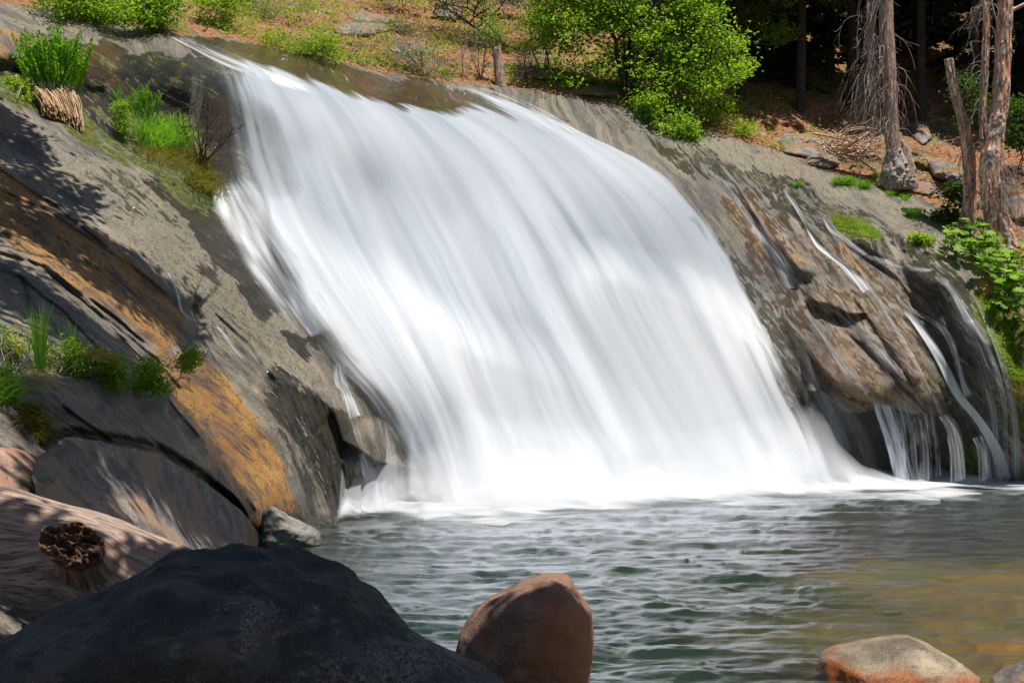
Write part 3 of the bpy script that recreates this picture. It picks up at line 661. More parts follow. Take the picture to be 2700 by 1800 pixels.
for k, a in enumerate([
    ([(2070,500),(2105,555),(2132,603),(2160,650),(2213,690),(2246,722),(2284,772)], (8,14,16,20,26,40), 'bright trickle down the grey rock right of the main fall', .9),
    ([(2170,560),(2190,600),(2229,634),(2275,677)], (8,24,30,40), 'faint trickle below the green moss mat', .6),
    ([(2290,676),(2340,690),(2400,706),(2450,716)], (14,24,30,44), 'thin film of water running right above the dark boulder bulge', .5),
    ([(2376,812),(2412,845),(2450,898),(2489,963),(2527,1040),(2573,1097),(2604,1143),(2632,1197),(2654,1268)], (12,24,26,28,34,40,46,50,56), 'brightest long trickle down the right hand wall', 1.15),
    ([(2362,765),(2376,797),(2420,826),(2466,852),(2500,887),(2519,937),(2535,1002),(2552,1048)], (8,12,16,20,20,18,22,40), 'curved trickle looping under the dark bulge', .75),
    ([(2462,716),(2508,772),(2540,830),(2570,880),(2600,944),(2622,1013),(2636,1078),(2640,1174),(2645,1266)], (24,46,66,80,96,100,92,80,74), 'wide streaky veil at the far right wall', .62),
    ([(1985,590),(2014,630),(2049,676),(2075,715),(2118,753),(2140,776),(2183,807),(2240,845),(2317,914),(2374,975)], (36,44,40,34,22,20,26,36,60,90), 'thin film crossing the brown slab to its lip', .50),
    ([(1875,450),(1925,510),(1969,568),(2022,635),(2063,700),(2090,760)], (30,36,40,50,60,70), 'pale film beside the right rim of the main fall', .5),
    ([(1935,470),(1990,560),(2040,640),(2085,720)], (10,14,16,22), 'thin thread of water down the wet brown groove by the right rim', .5),
    ([(2250,690),(2300,760),(2345,840),(2400,930),(2450,1030),(2480,1095)], (10,14,16,18,18,26), 'thin rivulet down the brown ridge beside the brightest long trickle', .5),
    ([(2110,800),(2160,870),(2215,950),(2290,1040)], (10,16,22,34), 'faint rivulet down the left flank of the brown slab', .45),
    ([(2560,760),(2600,840),(2640,940),(2664,1040),(2676,1150),(2680,1268)], (16,22,26,30,30,34), 'narrow trickle along the moss strip at the far right', .6),
    ([(440,716),(455,745),(471,784),(482,822),(524,852)], (10,14,14,12,14), 'small trickle on the sunlit left slab', .75),
    ([(570,860),(590,882),(612,910),(640,945)], (10,16,14,12), 'short trickle lower on the left slab', .7),
    ([(892,950),(900,1000),(918,1040),(940,1100)], (40,44,40,60), 'small white gush on the outcrop at the left foot of the fall', .8),
    ([(948,1190),(965,1230),(987,1274),(1012,1310),(1030,1345)], (24,36,46,56,80), 'little cascade dropping left of the outcrop into the pool', .95),
    ([(1120,1190),(1140,1250),(1160,1300),(1172,1345)], (20,26,34,40), 'streak of water along the right side of the outcrop', .8),
    ([(605,470),(655,560),(700,640),(745,715),(800,800),(850,880)], (110,190,200,180,150,120), 'broken white water spilling down the dark rocks at the left rim', 1.05)]):
    trickle(*a, seed=300 + k)
for k, a in enumerate([
    ([(2318,1036),(2330,1080),(2352,1140),(2372,1200),(2390,1276)], (40,50,50,56,60), 'white strand falling free from the lip of the brown slab', 1.0, 40.3),
    ([(2360,1050),(2380,1110),(2390,1180),(2396,1270)], (70,80,84,90), 'sparse curtain of drips beside the white strand', .55, 40.2),
    ([(2430,1088),(2440,1140),(2448,1190),(2450,1268)], (70,74,74,80), 'row of thin drips under the jutting rock nose', .42, 40.2),
    ([(2484,1092),(2508,1128),(2524,1190),(2530,1268)], (24,40,44,50), 'faint arc of water falling off the rock nose', .6, 40.1),
    ([(2575,1150),(2590,1190),(2598,1266)], (30,34,40), 'drips in front of the mossy corner', .5, 40.0),
    ([(522,190),(520,240),(514,290),(508,335)], (44,44,40,36), 'thin drips on the dark mossy wall left of the fall', .42, 36.2)]):
    trickle(*a[:4], follow=a[4], seed=340 + k, feather=.2)

# ------------------------------------------------------------------ boulders
def stone_material(name, dark, mid, light, stain=None, spots=.5, rough=.75, scale=1.0, mottle=None, tide=None):
    m = M(name); P = m.obj()
    a = m.noise(m.map(P, (1, 1, 1.6)), 1.6 * scale, 6, .62, .5); g = m.noise(P, 42 * scale, 3, .75); s = m.noise(m.map(P, (1.5, 1.5, 5)), 3 * scale, 5, .65)
    col = m.ramp(a, [(.36, dark), (.5, mid), (.64, light)])
    col = m.mix(m.rng(g, .53, .7, 0, spots), col, tuple(c * .22 for c in mid)); col = m.mix(m.rng(g, .42, .28, 0, spots), col, tuple(min(1, c * 1.5) for c in light))
    col = m.mix(m.rng(s, .53, .64, 0, .8), col, dark)
    g3 = m.noise(P, 95 * scale, 2, .6); col = m.mix(m.rng(g3, .56, .68, 0, spots), col, tuple(min(1, c * 1.7) for c in light)); v = m.vor(m.map(P, (1, 1, 1.5)), 9 * scale); col = m.mix(m.rng(v, .16, .05, 0, .5), col, tuple(c * .35 for c in mid))
    if mottle: col = m.mix(m.rng(m.noise(P, 1.3, 6, .72, .4), .54, .64, 0, .75), col, m.mix(m.rng(g, .4, .6), mottle, dark))
    if tide: zz = m.n('SeparateXYZ', {0: P}).outputs[2]; col = m.mix(m.rng(m.math('ADD', zz, m.math('MULTIPLY', m.math('SUBTRACT', m.noise(P, 1.6, 4, .6), .5), .7)), tide[1] + .09, tide[1] - .09), col, m.mix(m.rng(g, .46, .66, 0, .7), tide[0], dark))
    if stain: col = m.mix(m.rng(m.noise(P, 1.1 * scale, 4, .5), .46, .60), col, stain)
    h = m.math('ADD', m.math('MULTIPLY', s, .8), m.math('ADD', m.math('MULTIPLY', g, .4), m.math('MULTIPLY', g3, .3)))
    return m.out(m.bsdf(col, rough, m.bump(h, .9, .035)))

def boulder(name, outline, Y, thick, mat, seed, label=None, cat=None, rough=.06, fine=.015, p=.75, res=(220, 130), group=None, center=None, lumps=()):
    o = np.array(outline, float); c = np.array(center, float) if center else o.mean(0)
    th = np.linspace(0, 2 * math.pi, res[0], endpoint=False)
    d = o - c; a = np.arctan2(d[:, 1], d[:, 0]); k = np.argsort(a); a = a[k]; r = np.hypot(d[k, 0], d[k, 1])
    # distance to the outline along each direction
    dirs = np.stack([np.cos(th), np.sin(th)], 1); rr = np.full(len(th), 0.0)
    oo = o[k]
    for i in range(len(oo)):
        p1, p2 = oo[i] - c, oo[(i + 1) % len(oo)] - c; e = p2 - p1
        den = dirs[:, 0] * e[1] - dirs[:, 1] * e[0]; den = np.where(abs(den) < 1e-9, 1e-9, den)
        t = (p1[0] * e[1] - p1[1] * e[0]) / den; s = (p1[0] * dirs[:, 1] - p1[1] * dirs[:, 0]) / den
        rr = np.where((t > 0) & (s >= -1e-6) & (s <= 1 + 1e-6), np.maximum(rr, t), rr)
    for _ in range(3): rr = .25 * np.roll(rr, 1) + .5 * rr + .25 * np.roll(rr, -1)
    ph = np.linspace(-math.pi / 2, math.pi / 2, res[1])
    w = np.cos(ph) ** p; dep = np.sign(np.sin(ph)) * np.abs(np.sin(ph)) ** .9
    px = c[0] + w[None] * (rr * np.cos(th))[:, None]; py = c[1] + w[None] * (rr * np.sin(th))[:, None]
    Ym = (baseY(px, py) + .15) if Y is None else Y(px, py) if callable(Y) else (Y + 0 * px)
    sl = Ym.mean()
    V = P3(px, py, Ym); V[..., 1] += dep[None] * thick
    q = V.reshape(-1, 3); cc = q.mean(0); n = q - cc; n /= np.linalg.norm(n, axis=1, keepdims=True) + 1e-6
    s = 1 / max(thick, .2)
    disp = rough * (fbm(q * .9 * s + seed, 4, seed) + .8 * (ridged(q * .8 * s + 2 * seed, 3, seed + 3) - 1.0)) + fine * fbm(q * 7 + seed, 4, seed + 9)
    q = q + n * disp[:, None]
    ob = mesh(name, q - cc, gridfaces(res[0], res[1], True), mat, None)
    ob.location = cc
    return tag(ob, label, cat, group)

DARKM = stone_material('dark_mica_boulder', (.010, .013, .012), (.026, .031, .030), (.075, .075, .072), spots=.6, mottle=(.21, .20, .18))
REDM = stone_material('reddish_boulder', (.10, .06, .045), (.20, .115, .075), (.34, .20, .12), stain=(.27, .11, .045), spots=.6)
BLUEM = stone_material('blue_grey_boulder', (.05, .045, .05), (.15, .13, .125), (.32, .25, .20), stain=(.30, .19, .12), spots=.45)
PINKM = stone_material('pinkish_boulder', (.16, .10, .075), (.34, .22, .16), (.44, .31, .22), stain=(.36, .17, .10), spots=.3)
RUSTM = stone_material('rust_stained_boulder', (.08, .065, .045), (.22, .175, .12), (.40, .32, .21), spots=.7, rough=.36, tide=((.40, .11, .02), .24))
BENCHM = stone_material('bench_rock', (.08, .07, .06), (.2, .175, .15), (.34, .30, .26), stain=(.24, .13, .06), spots=.4)

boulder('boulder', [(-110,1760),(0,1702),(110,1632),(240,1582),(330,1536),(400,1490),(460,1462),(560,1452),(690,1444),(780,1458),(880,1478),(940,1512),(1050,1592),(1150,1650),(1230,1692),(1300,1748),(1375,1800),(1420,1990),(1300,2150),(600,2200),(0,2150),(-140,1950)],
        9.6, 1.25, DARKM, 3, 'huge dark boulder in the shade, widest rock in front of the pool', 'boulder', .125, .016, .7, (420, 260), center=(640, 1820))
boulder('boulder', [(1180,1760),(1215,1662),(1290,1582),(1370,1528),(1440,1506),(1508,1511),(1532,1560),(1556,1612),(1567,1690),(1562,1760),(1545,1840),(1500,1990),(1260,1990)],
        12.0, .72, REDM, 5, 'pointed reddish brown boulder with a sunlit tip standing in the pool', 'boulder', .03, .008, .72, (300, 190), center=(1400, 1740))
boulder('boulder', [(2163,1760),(2172,1728),(2215,1706),(2290,1690),(2345,1679),(2390,1674),(2440,1690),(2510,1730),(2570,1775),(2620,1830),(2560,1900),(2200,1900),(2150,1830)],
        15.3, .85, RUSTM, 8, 'wet hump shaped boulder stained rust red at the waterline', 'boulder', .03, .008, .8, (260, 160), center=(2370, 1800))
boulder('boulder', [(2600,1835),(2632,1795),(2672,1765),(2730,1742),(2810,1745),(2870,1850),(2700,1900)], 14.8, .5, BLUEM, 9, 'grey rock cut off by the lower right corner, next to the rust stained one', 'boulder', .03)
boulder('boulder', [(108,1215),(130,1178),(182,1152),(290,1168),(400,1196),(500,1250),(570,1300),(635,1350),(672,1400),(684,1442),(600,1452),(480,1475),(380,1520),(230,1500),(120,1380)],
        lambda x, y: baseY(x, y) - .75, 1.0, BLUEM, 11, 'long blue grey sloping boulder behind the driftwood log with a patch of sun', 'boulder', .07, .02, .62, (320, 190), center=(390, 1330))
boulder('boulder', [(-90,1215),(-30,1184),(20,1180),(62,1196),(97,1232),(106,1280),(98,1335),(30,1350),(-90,1350)], lambda x, y: baseY(x, y) - .35, .6, PINKM, 12, 'pinkish rock at the left edge above the driftwood log', 'boulder', .04, .012, .6)
boulder('boulder', [(-30,1170),(-5,1150),(22,1152),(38,1176),(30,1196),(-20,1198)], None, .35, BLUEM, 13, 'fist shaped grey stone tucked at the left edge under the hanging grass', 'boulder', .03, .01, .7, (90, 50))
boulder('boulder', [(40,1176),(52,1158),(70,1164),(84,1186),(78,1206),(48,1204)], None, .3, BLUEM, 14, 'little dark stone wedged above the pinkish rock', 'boulder', .03, .01, .7, (90, 50))
boulder('boulder', [(684,1450),(686,1390),(694,1345),(715,1332),(745,1345),(800,1378),(840,1405),(850,1440),(780,1475)], 26.6, .55, stone_material('pale_shore_rock', (.10, .10, .09), (.21, .20, .18), (.30, .29, .26), spots=.3), 15, 'pale grey rock at the waterline below the golden slab', 'boulder', .04, .012, .7)
for k, (ol, lab) in enumerate([([(2048,372),(2065,354),(2120,352),(2180,366),(2196,402),(2180,424),(2120,416),(2060,404)], 'rounded grey rock on the bank left of the stick pile'),
        ([(2120,412),(2150,404),(2200,412),(2214,436),(2180,446),(2130,438)], 'low grey rock just below the stick pile'),
        ([(2402,320),(2420,308),(2446,330),(2456,368),(2430,384),(2404,362)], 'mossy upright rock right of the burl stump'),
        ([(2430,415),(2480,420),(2540,446),(2560,486),(2520,494),(2460,462)], 'long mossy slab between the stump and the slim leaning snag'),
        ([(2395,482),(2440,478),(2470,500),(2450,520),(2405,512)], 'flat ledge stone beside the foot of the burl stump'),
        ([(2655,520),(2690,508),(2740,530),(2730,580),(2670,580)], 'lichen grey rock at the right edge beside the forked dead trunk'),
        ([(2480,612),(2500,596),(2540,602),(2546,626),(2500,636)], 'chunk of rotten red wood coloured rock below the slim snag'),
        ([(905,38),(960,30),(1030,52),(1030,66),(940,62)], 'flat grey outcrop high on the leaf covered slope'),
        ([(870,72),(930,60),(1010,64),(1045,78),(980,96),(890,94)], 'broad grey outcrop above the round green bush'),
        ([(1140,28),(1180,22),(1230,40),(1200,56),(1150,48)], 'small grey rock under the dark sapling boughs'),
        ([(1380,190),(1430,178),(1500,182),(1560,205),(1480,215),(1400,210)], 'flat tan rock left of the green tree'),
        ([(1010,130),(1060,110),(1120,112),(1150,140),(1080,156)], 'grey rock showing through the thin willow shrub'),
        ([(1500,232),(1580,228),(1660,240),(1670,256),(1580,258),(1500,250)], 'tan ledge rock at the foot of the green tree')]):
    boulder('hillside_rock', ol, None, .45, BENCHM, 30 + k, lab, 'rock', .06, .02, .7, (110, 60), 'rocks on the wooded bank')

# ------------------------------------------------------------------ driftwood log with a broken branch stub
m = M('weathered_wood'); uv = m.uv(); P = m.obj()
gr = m.noise(m.map(uv, (50, .9, 1)), 1, 7, .72, .3); g2 = m.noise(m.map(uv, (150, 1.8, 1)), 1, 4, .65, .2); bl = m.noise(P, 1.4, 4)
col = m.ramp(gr, [(.30, (.06, .034, .025)), (.42, (.22, .15, .115)), (.55, (.42, .305, .245)), (.70, (.56, .43, .36))])
col = m.mix(m.rng(g2, .54, .62, 0, .9), col, (.055, .032, .024)); col = m.mix(m.rng(bl, .52, .68, 0, .5), col, (.30, .15, .08))
WOOD = m.out(m.bsdf(col, .72, m.bump(m.math('ADD', gr, m.math('MULTIPLY', g2, .5)), .7, .04)))
m = M('rotten_stub'); P = m.obj(); a = m.noise(P, 12, 6, .7); b = m.noise(P, 5, 4)
col = m.ramp(a, [(.36, (.02, .009, .006)), (.48, (.12, .055, .03)), (.62, (.28, .16, .10))]); col = m.mix(m.rng(b, .5, .65, 0, .7), col, (.20, .14, .115))
STUBM = m.out(m.bsdf(col, .85, m.bump(a, 1, .05)))
axis_pts = [(-420,1400),(-250,1450),(0,1512),(180,1560),(360,1612),(560,1672),(760,1740)]
nL, nS = 420, 200
t = np.linspace(0, 1, nL); ax = cr(axis_pts, t); AX = P3(ax[:, 0], ax[:, 1], 12.7 + 0 * t)
rad = .74 - .10 * t
ang = np.linspace(0, 2 * math.pi, nS, endpoint=False)
T = np.gradient(AX, axis=0); T /= np.linalg.norm(T, axis=1, keepdims=True); Bn = np.array([0, 1.0, 0]); N2 = np.cross(Bn[None], T); 
ca, sa = np.cos(ang), np.sin(ang)
nrm = ca[None, :, None] * N2[:, None] + sa[None, :, None] * Bn[None, None]
LP = AX[:, None] + nrm * rad[:, None, None]
stub_c = P3(212, 1485, 12.05)
LL = np.repeat(t[:, None] * 8.0, nS, 1)
dk = np.linalg.norm(LP - stub_c, axis=2); fl_ = np.exp(-(dk / .33) ** 2)
angw = np.repeat(ang[None], nL, 0) + .14 * np.exp(-((LL - LL.mean() + .2) / .7) ** 2) * np.sin(2 * np.repeat(ang[None], nL, 0))
cyl = np.stack([np.cos(angw) * 1.0, np.sin(angw) * 1.0, LL * .16], -1).reshape(-1, 3)
g1 = fbm(cyl * np.array([7, 7, 3.0]), 4, 201).reshape(nL, nS); g0 = fbm(cyl * np.array([1.2, 1.2, 3]), 3, 202).reshape(nL, nS); g3 = ridged(cyl * np.array([5, 5, 2.2]), 3, 203).reshape(nL, nS)
LP = LP + nrm * (.05 * g0 + .014 * g1 - .028 * sst(1.35, 1.75, g3) + .07 * fl_)[..., None]
lo = P3(180, 1536, 12.7)
log = empty('driftwood_log', tuple(lo), 'thick weathered driftwood log with bleached grain and a broken branch stub', 'log')
capA = np.arange(nS)[None]; 
LV = np.concatenate([LP.reshape(-1, 3), AX[:1], AX[-1:]]); k0, k1 = nL * nS, nL * nS + 1
i = np.arange(nS); caps = np.concatenate([np.stack([i, (i + 1) % nS, i * 0 + k0], 1), np.stack([(nL - 1) * nS + (i + 1) % nS, (nL - 1) * nS + i, i * 0 + k1], 1)])
lf = gridfaces(nL, nS); ii, jj = np.meshgrid(np.arange(nL - 1), np.arange(nS), indexing='ij'); j2 = (jj + 1) % nS
lf = np.stack([ii * nS + jj, ii * nS + j2, (ii + 1) * nS + j2, (ii + 1) * nS + jj], -1).reshape(-1, 4)
luv = np.concatenate([np.stack([(np.abs(np.mod(angw / math.pi + .5, 2) - 1)).ravel() + .02 * g0.ravel() + .05 * fl_.ravel(), LL.ravel()], 1), [[0, 0], [0, 0]]])
mesh('trunk', LV, [lf, caps], WOOD, log, uv=luv)
# stub: flared neck with a ragged, hollow broken face
n1, n2 = 60, 96; s = np.linspace(0, 1, n1); pb, pt = P3(222, 1508, 12.15), P3(190, 1432, 11.42)
an = np.linspace(0, 2 * math.pi, n2, endpoint=False); D = (pt - pb) / np.linalg.norm(pt - pb)
A_ = np.cross(D, [0, 1, .25]); A_ /= np.linalg.norm(A_); B_ = np.cross(D, A_)
rr = .155 + .10 * np.exp(-s * 7) + .05 * sst(.45, .95, s)
cy_ = np.stack([np.cos(an)[None] + 0 * s[:, None], np.sin(an)[None] + 0 * s[:, None], s[:, None] + 0 * an[None]], -1).reshape(-1, 3)
rg = fbm(cy_ * np.array([3, 3, .8]), 4, 211).reshape(n1, n2); rag = fbm(cy_ * np.array([4, 4, 0]), 4, 212).reshape(n1, n2)
SVv = pb + D * ((s[:, None] * np.linalg.norm(pt - pb)) + .05 * rag * sst(.6, 1, s)[:, None])[..., None] + (rr[:, None] * (1 + .10 * rg))[..., None] * (np.cos(an)[None, :, None] * 1.25 * A_ + np.sin(an)[None, :, None] * .85 * B_)
rings = []
for k, f in enumerate(np.linspace(.94, 0.02, 26)):
    cc = SVv[-1].mean(0); ring = cc + (SVv[-1] - cc) * f
    hq = np.stack([np.cos(an) * f * 3, np.sin(an) * f * 3, 0 * an], 1)
    ring = ring + D * (-.06 * (1 - f ** 2) + .055 * ridged(hq, 4, 213) - .03 - .05 * np.exp(-((np.cos(an) * f - .15) / .16) ** 2))[:, None]; rings.append(ring)
SV = np.concatenate([SVv[-14:].reshape(-1, 3), np.concatenate(rings)]); n0_ = n1; n1 = 14
mesh('stub_neck', SVv.reshape(-1, 3), np.concatenate([np.stack([a_ * n2 + jj_, a_ * n2 + (jj_ + 1) % n2, (a_ + 1) * n2 + (jj_ + 1) % n2, (a_ + 1) * n2 + jj_], 1) for a_ in range(n0_ - 14) for jj_ in [np.arange(n2)]]), WOOD, log, uv=np.stack([np.tile(np.abs(np.linspace(-1, 1, n2)), n0_) * .35, np.repeat(np.linspace(0, .6, n0_), n2)], 1))
mesh('branch_stub', SV, np.concatenate([np.stack([a_ * n2 + jj_, a_ * n2 + (jj_ + 1) % n2, (a_ + 1) * n2 + (jj_ + 1) % n2, (a_ + 1) * n2 + jj_], 1) for a_ in range(n1 + 25) for jj_ in [np.arange(n2)]]), STUBM, log)

# ------------------------------------------------------------------ plants
def leaf_material(name, dark, mid, light, trans=.45, rough=.5):
    m = M(name); P = m.obj(); t = m.attr('tint'); n = m.noise(P, .9, 3)
    col = m.ramp(m.math('ADD', m.math('MULTIPLY', t, .7), m.math('MULTIPLY', n, .3)), [(.12, dark), (.5, mid), (.9, light)])
    tc = m.mix(.5, col, tuple(min(1, c * f) for c, f in zip(light, (1.5, 1.7, .7))))
    a = m.bsdf(col, rough, None, Specular_IOR_Level=.35)
    return m.out(m.n('MixShader', {0: trans, 1: a, 2: m.n('BsdfTranslucent', {'Color': tc}).outputs[0]}).outputs[0])

def bark_material(name, a, b, c, sc=1.0, stretch=6):
    m = M(name); P = m.obj()
    n = m.noise(m.map(P, (stretch, stretch, 1)), 2 * sc, 6, .65); v = m.noise(m.map(P, (14, 14, 5)), sc, 4, .6)
    col = m.ramp(n, [(.32, a), (.5, b), (.68, c)]); col = m.mix(m.rng(v, .55, .7, 0, .7), col, a)
    return m.out(m.bsdf(col, .88, m.bump(n, 1, .06)))

GREEN = leaf_material('bright_green_leaves', (.035, .10, .006), (.17, .34, .018), (.44, .60, .07), .5)
LIME = leaf_material('lime_green_leaves', (.07, .15, .008), (.22, .35, .02), (.42, .54, .06), .5)
FERNM = leaf_material('fern_leaves', (.04, .15, .006), (.14, .36, .012), (.32, .56, .04), .5)
SHADE_GREEN = leaf_material('shade_toned_leaves', (.015, .045, .006), (.04, .105, .012), (.08, .18, .025))  # darker greens stand in for the forest shade over these shrubs
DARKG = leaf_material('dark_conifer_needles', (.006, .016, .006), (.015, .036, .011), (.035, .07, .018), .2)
YGREEN = leaf_material('yellow_green_needles', (.04, .07, .008), (.11, .16, .015), (.22, .26, .03), .45)
WILLOW = leaf_material('grey_green_leaves', (.05, .08, .02), (.12, .17, .05), (.20, .25, .09), .35)
GRASSM = leaf_material('grass_blades', (.05, .16, .01), (.13, .32, .02), (.26, .46, .05), .5)
SEDGE = leaf_material('yellowing_sedge', (.07, .07, .012), (.17, .15, .02), (.30, .24, .045), .4)
STRAW = leaf_material('dead_straw', (.34, .20, .11), (.62, .42, .26), (.78, .60, .42), .3, .7)
LITTER = leaf_material('fallen_leaves', (.12, .04, .015), (.45, .19, .07), (.78, .52, .28), .15, .7)
FLOWER = leaf_material('yellow_flowers', (.45, .28, .02), (.65, .45, .03), (.75, .6, .12), .3)
TWIG = bark_material('grey_twigs', (.16, .12, .105), (.34, .27, .24), (.52, .44, .40), 1, 2)
RTWIG = bark_material('red_brown_twigs', (.03, .012, .01), (.085, .035, .025), (.16, .08, .06), 1, 2)
BARK = bark_material('grey_brown_bark', (.08, .05, .045), (.40, .265, .215), (.62, .47, .40), 2.2)
DBARK = bark_material('dark_bark', (.018, .014, .012), (.045, .036, .03), (.09, .075, .065), 2)
STICK = bark_material('bleached_sticks', (.26, .16, .10), (.56, .38, .25), (.76, .58, .42), 1, 2)

def curve(a, b, sag=0.0, wob=0.0, n=7, r=None):
    r = r or rng; a, b = np.asarray(a, float), np.asarray(b, float); t = np.linspace(0, 1, n)[:, None]
    L = np.linalg.norm(b - a); off = r.normal(size=3) * wob * L
    return a + (b - a) * t + np.array([0, 0, -1]) * sag * L * 4 * t * (1 - t) + off * np.sin(t * math.pi) + r.normal(size=(n, 3)) * wob * L * .12 * np.sin(t * math.pi)

def poly_points(poly, n, r, soft=None):
    p = np.array(poly, float); lo, hi = p.min(0), p.max(0); out = np.zeros((0, 2))
    while len(out) < n:
        c = r.uniform(lo, hi, (n * 3, 2)); out = np.concatenate([out, c[inside(c[:, 0], c[:, 1], poly)]])
    return out[:n]

def shrub(name, poly, foot, label, cat, mat, n_cl, per, leaf, depth=1.0, group=None, seed=0, twig=TWIG, spread=.28, up=.35, aspect=1.9, stems=4, srad=.03, Y=None, density=None, flat=.6, part='leaves', rig=None, lean=0.0):
    """poly: outline of the crown in the photograph; the crown fills a body about as deep as it is wide around distance Y"""
    r = np.random.default_rng(1000 + seed)
    f = SP(*foot) if not (len(foot) == 3) else P3(*foot)
    Yc = Y if Y is not None else f[1]
    root = empty(name, tuple(f), label, cat, group)
    c2 = poly_points(poly, n_cl, r)
    if density is not None:
        c2 = c2[r.uniform(0, 1, len(c2)) < density(c2[:, 0], c2[:, 1])]
    hole = fbm(np.stack([c2[:, 0] / 38, c2[:, 1] / 30, np.full(len(c2), seed * 3.7)], 1), 3, 70 + seed); c2 = c2[hole > np.quantile(hole, .30)]
    pc = np.array(poly, float); mid = pc.mean(0); ext = (pc.max(0) - pc.min(0)) / 2
    edge = 1 - np.clip((((c2 - mid) / ext) ** 2).sum(1), 0, 1) ** .8 * .8
    Yj = Yc + depth * r.uniform(-1, 1, len(c2)) * np.sqrt(edge + .05) + lean * (c2[:, 1] - mid[1]) / ext[1]
    cl = P3(c2[:, 0], c2[:, 1], Yj)
    cl[:, 2] = np.maximum(cl[:, 2], -5)
    # stems and limbs
    lines, rad = [], []
    top = cl[r.choice(len(cl), min(stems * 4, len(cl)), replace=False)]
    limb_pts = [f[None]]
    for s in range(stems):
        a = f + r.normal(size=3) * np.array([.12, .12, .02]); b = top[s % len(top)]
        c = curve(a, b, -.08, .07, 9, r); lines.append(c); rad.append(np.linspace(srad, srad * .3, 9)); limb_pts.append(c[2:])
        for k in range(3):
            e = top[(s * 3 + k + stems) % len(top)]; q = c[3 + k]; d = curve(q, e, -.05, .08, 7, r); lines.append(d); rad.append(np.linspace(srad * .5, srad * .16, 7)); limb_pts.append(d[1:])
    lp = np.concatenate(limb_pts)
    for p in cl[:min(len(cl), 260)]:
        k = np.argmin(((lp - p) ** 2).sum(1) + .02 * r.uniform(size=len(lp))); lines.append(curve(lp[k], p, -.03, .1, 5, r)); rad.append(np.linspace(srad * .22, srad * .08, 5))
    V, Fc, tt = tubes(lines, rad, 5)
    mesh('stems', V, Fc, twig, root)
    # leaves in flattened sprays around the clump centres
    i = np.repeat(np.arange(len(cl)), per)
    o = r.normal(size=(len(i), 3)) * spread * np.array([1, 1, flat])
    pts = cl[i] + o
    V, Fc, tint = leafmesh(pts, leaf, seed, up, aspect)
    tint = np.clip(.55 * tint + .45 * np.repeat(r.uniform(0, 1, len(cl)), per).repeat(5), 0, 1)
    mesh(part, V, Fc, mat, root, smooth=False, attrs={'tint': tint})
    return root

# ---- the big green tree over the right lip
bt = [(1440,-160),(1405,30),(1420,110),(1455,190),(1500,240),(1570,215),(1620,190),(1660,250),(1700,270),(1760,285),(1830,275),(1890,255),(1930,205),(1965,180),(2010,165),(1975,115),(1930,90),(1905,40),(1900,-160)]
def bt_d(x, y):
    d = np.ones(len(x)); d *= 1 - .6 * np.exp(-((x - 1530) / 90) ** 2 - ((y - 170) / 70) ** 2); d *= 1 - .35 * (x < 1480); d *= 1 - .5 * np.exp(-((x - 1640) / 40) ** 2 - ((y - 225) / 35) ** 2); return d
shrub('deciduous_tree', bt, (1645, 268), 'bushy bright green tree leaning over the right end of the lip', 'tree', GREEN, 1100, 44, .14, 1.9, None, 1, DBARK, .27, .5, 1.8, 5, .10, None, bt_d, .55, 'crown')
shrub('overhanging_shrub', [(1665,265),(1720,262),(1790,285),(1830,330),(1838,368),(1800,378),(1760,352),(1710,335),(1672,312)], (1690, 300), 'low green shrub hanging over the dark ledge under the tree', 'shrub', GREEN, 90, 40, .12, .6, None, 2, DBARK, .2, .5, 1.8, 3, .035, 47.2)
for k, (poly, foot, lab) in enumerate([([(1830,290),(1890,280),(1935,300),(1950,330),(1900,345),(1850,325)], (1890, 335), 'small yellow green shrub at the right foot of the tree'),
        ([(1930,330),(1975,318),(1985,350),(1960,362),(1935,352)], (1958, 358), 'little shrub sprouting at the edge of the pale slab'),
        ([(1890,265),(1935,262),(1950,290),(1900,292)], (1915, 300), 'leafy sprout under the outer boughs of the tree')]):
    shrub('seedling_shrub', poly, foot, lab, 'shrub', LIME, 34, 26, .10, .35, 'low shrubs on the wooded bank', 60 + k, TWIG, .16, .4, 2.2, 3, .014)

# ---- shrubs along the far bank
shrub('shrub', [(95,-60),(340,-60),(345,36),(310,60),(250,52),(190,34),(110,10)], (240, 52), 'bright leafy shrub behind the pale rock cap at top left', 'shrub', GREEN, 190, 40, .12, 1.1, 'shrubs along the far bank', 3, TWIG, .24)
shrub('shrub', [(335,-60),(480,-60),(470,50),(450,88),(390,76),(340,50)], (410, 84), 'shrub with upright green sprays beside the dark gap', 'shrub', GREEN, 130, 42, .12, .9, 'shrubs along the far bank', 4, TWIG, .22)
shrub('shrub', [(530,-60),(640,-60),(620,40),(560,75),(530,60)], (575, 70), 'darker green shrub on the right of the gap', 'shrub', GREEN, 90, 40, .12, .9, 'shrubs along the far bank', 5, TWIG, .22)
shrub('shrub', [(590,-60),(900,-60),(880,14),(800,30),(720,48),(630,52),(595,30)], (720, 50), 'thin yellowish brush mixed with dead twigs on the slope', 'shrub', LIME, 120, 24, .10, 1.1, 'shrubs along the far bank', 6, TWIG, .3, .3, 2.4, 9, .02)
shrub('shrub', [(690,112),(705,90),(750,78),(800,60),(850,72),(880,100),(898,140),(885,168),(840,158),(780,145),(720,128)], (825, 152), 'round bright green bush beside the lip stream', 'bush', LIME, 130, 34, .09, .7, 'shrubs along the far bank', 7, TWIG, .18, .4, 2.0, 5, .022)
shrub('willow_shrub', [(975,100),(1020,70),(1120,70),(1190,110),(1225,170),(1215,206),(1130,200),(1050,192),(985,160)], (1120, 200), 'thin grey green willow shrub full of bare stems', 'shrub', WILLOW, 200, 11, .085, .9, 'shrubs along the far bank', 8, TWIG, .2, .3, 3.2, 16, .018)
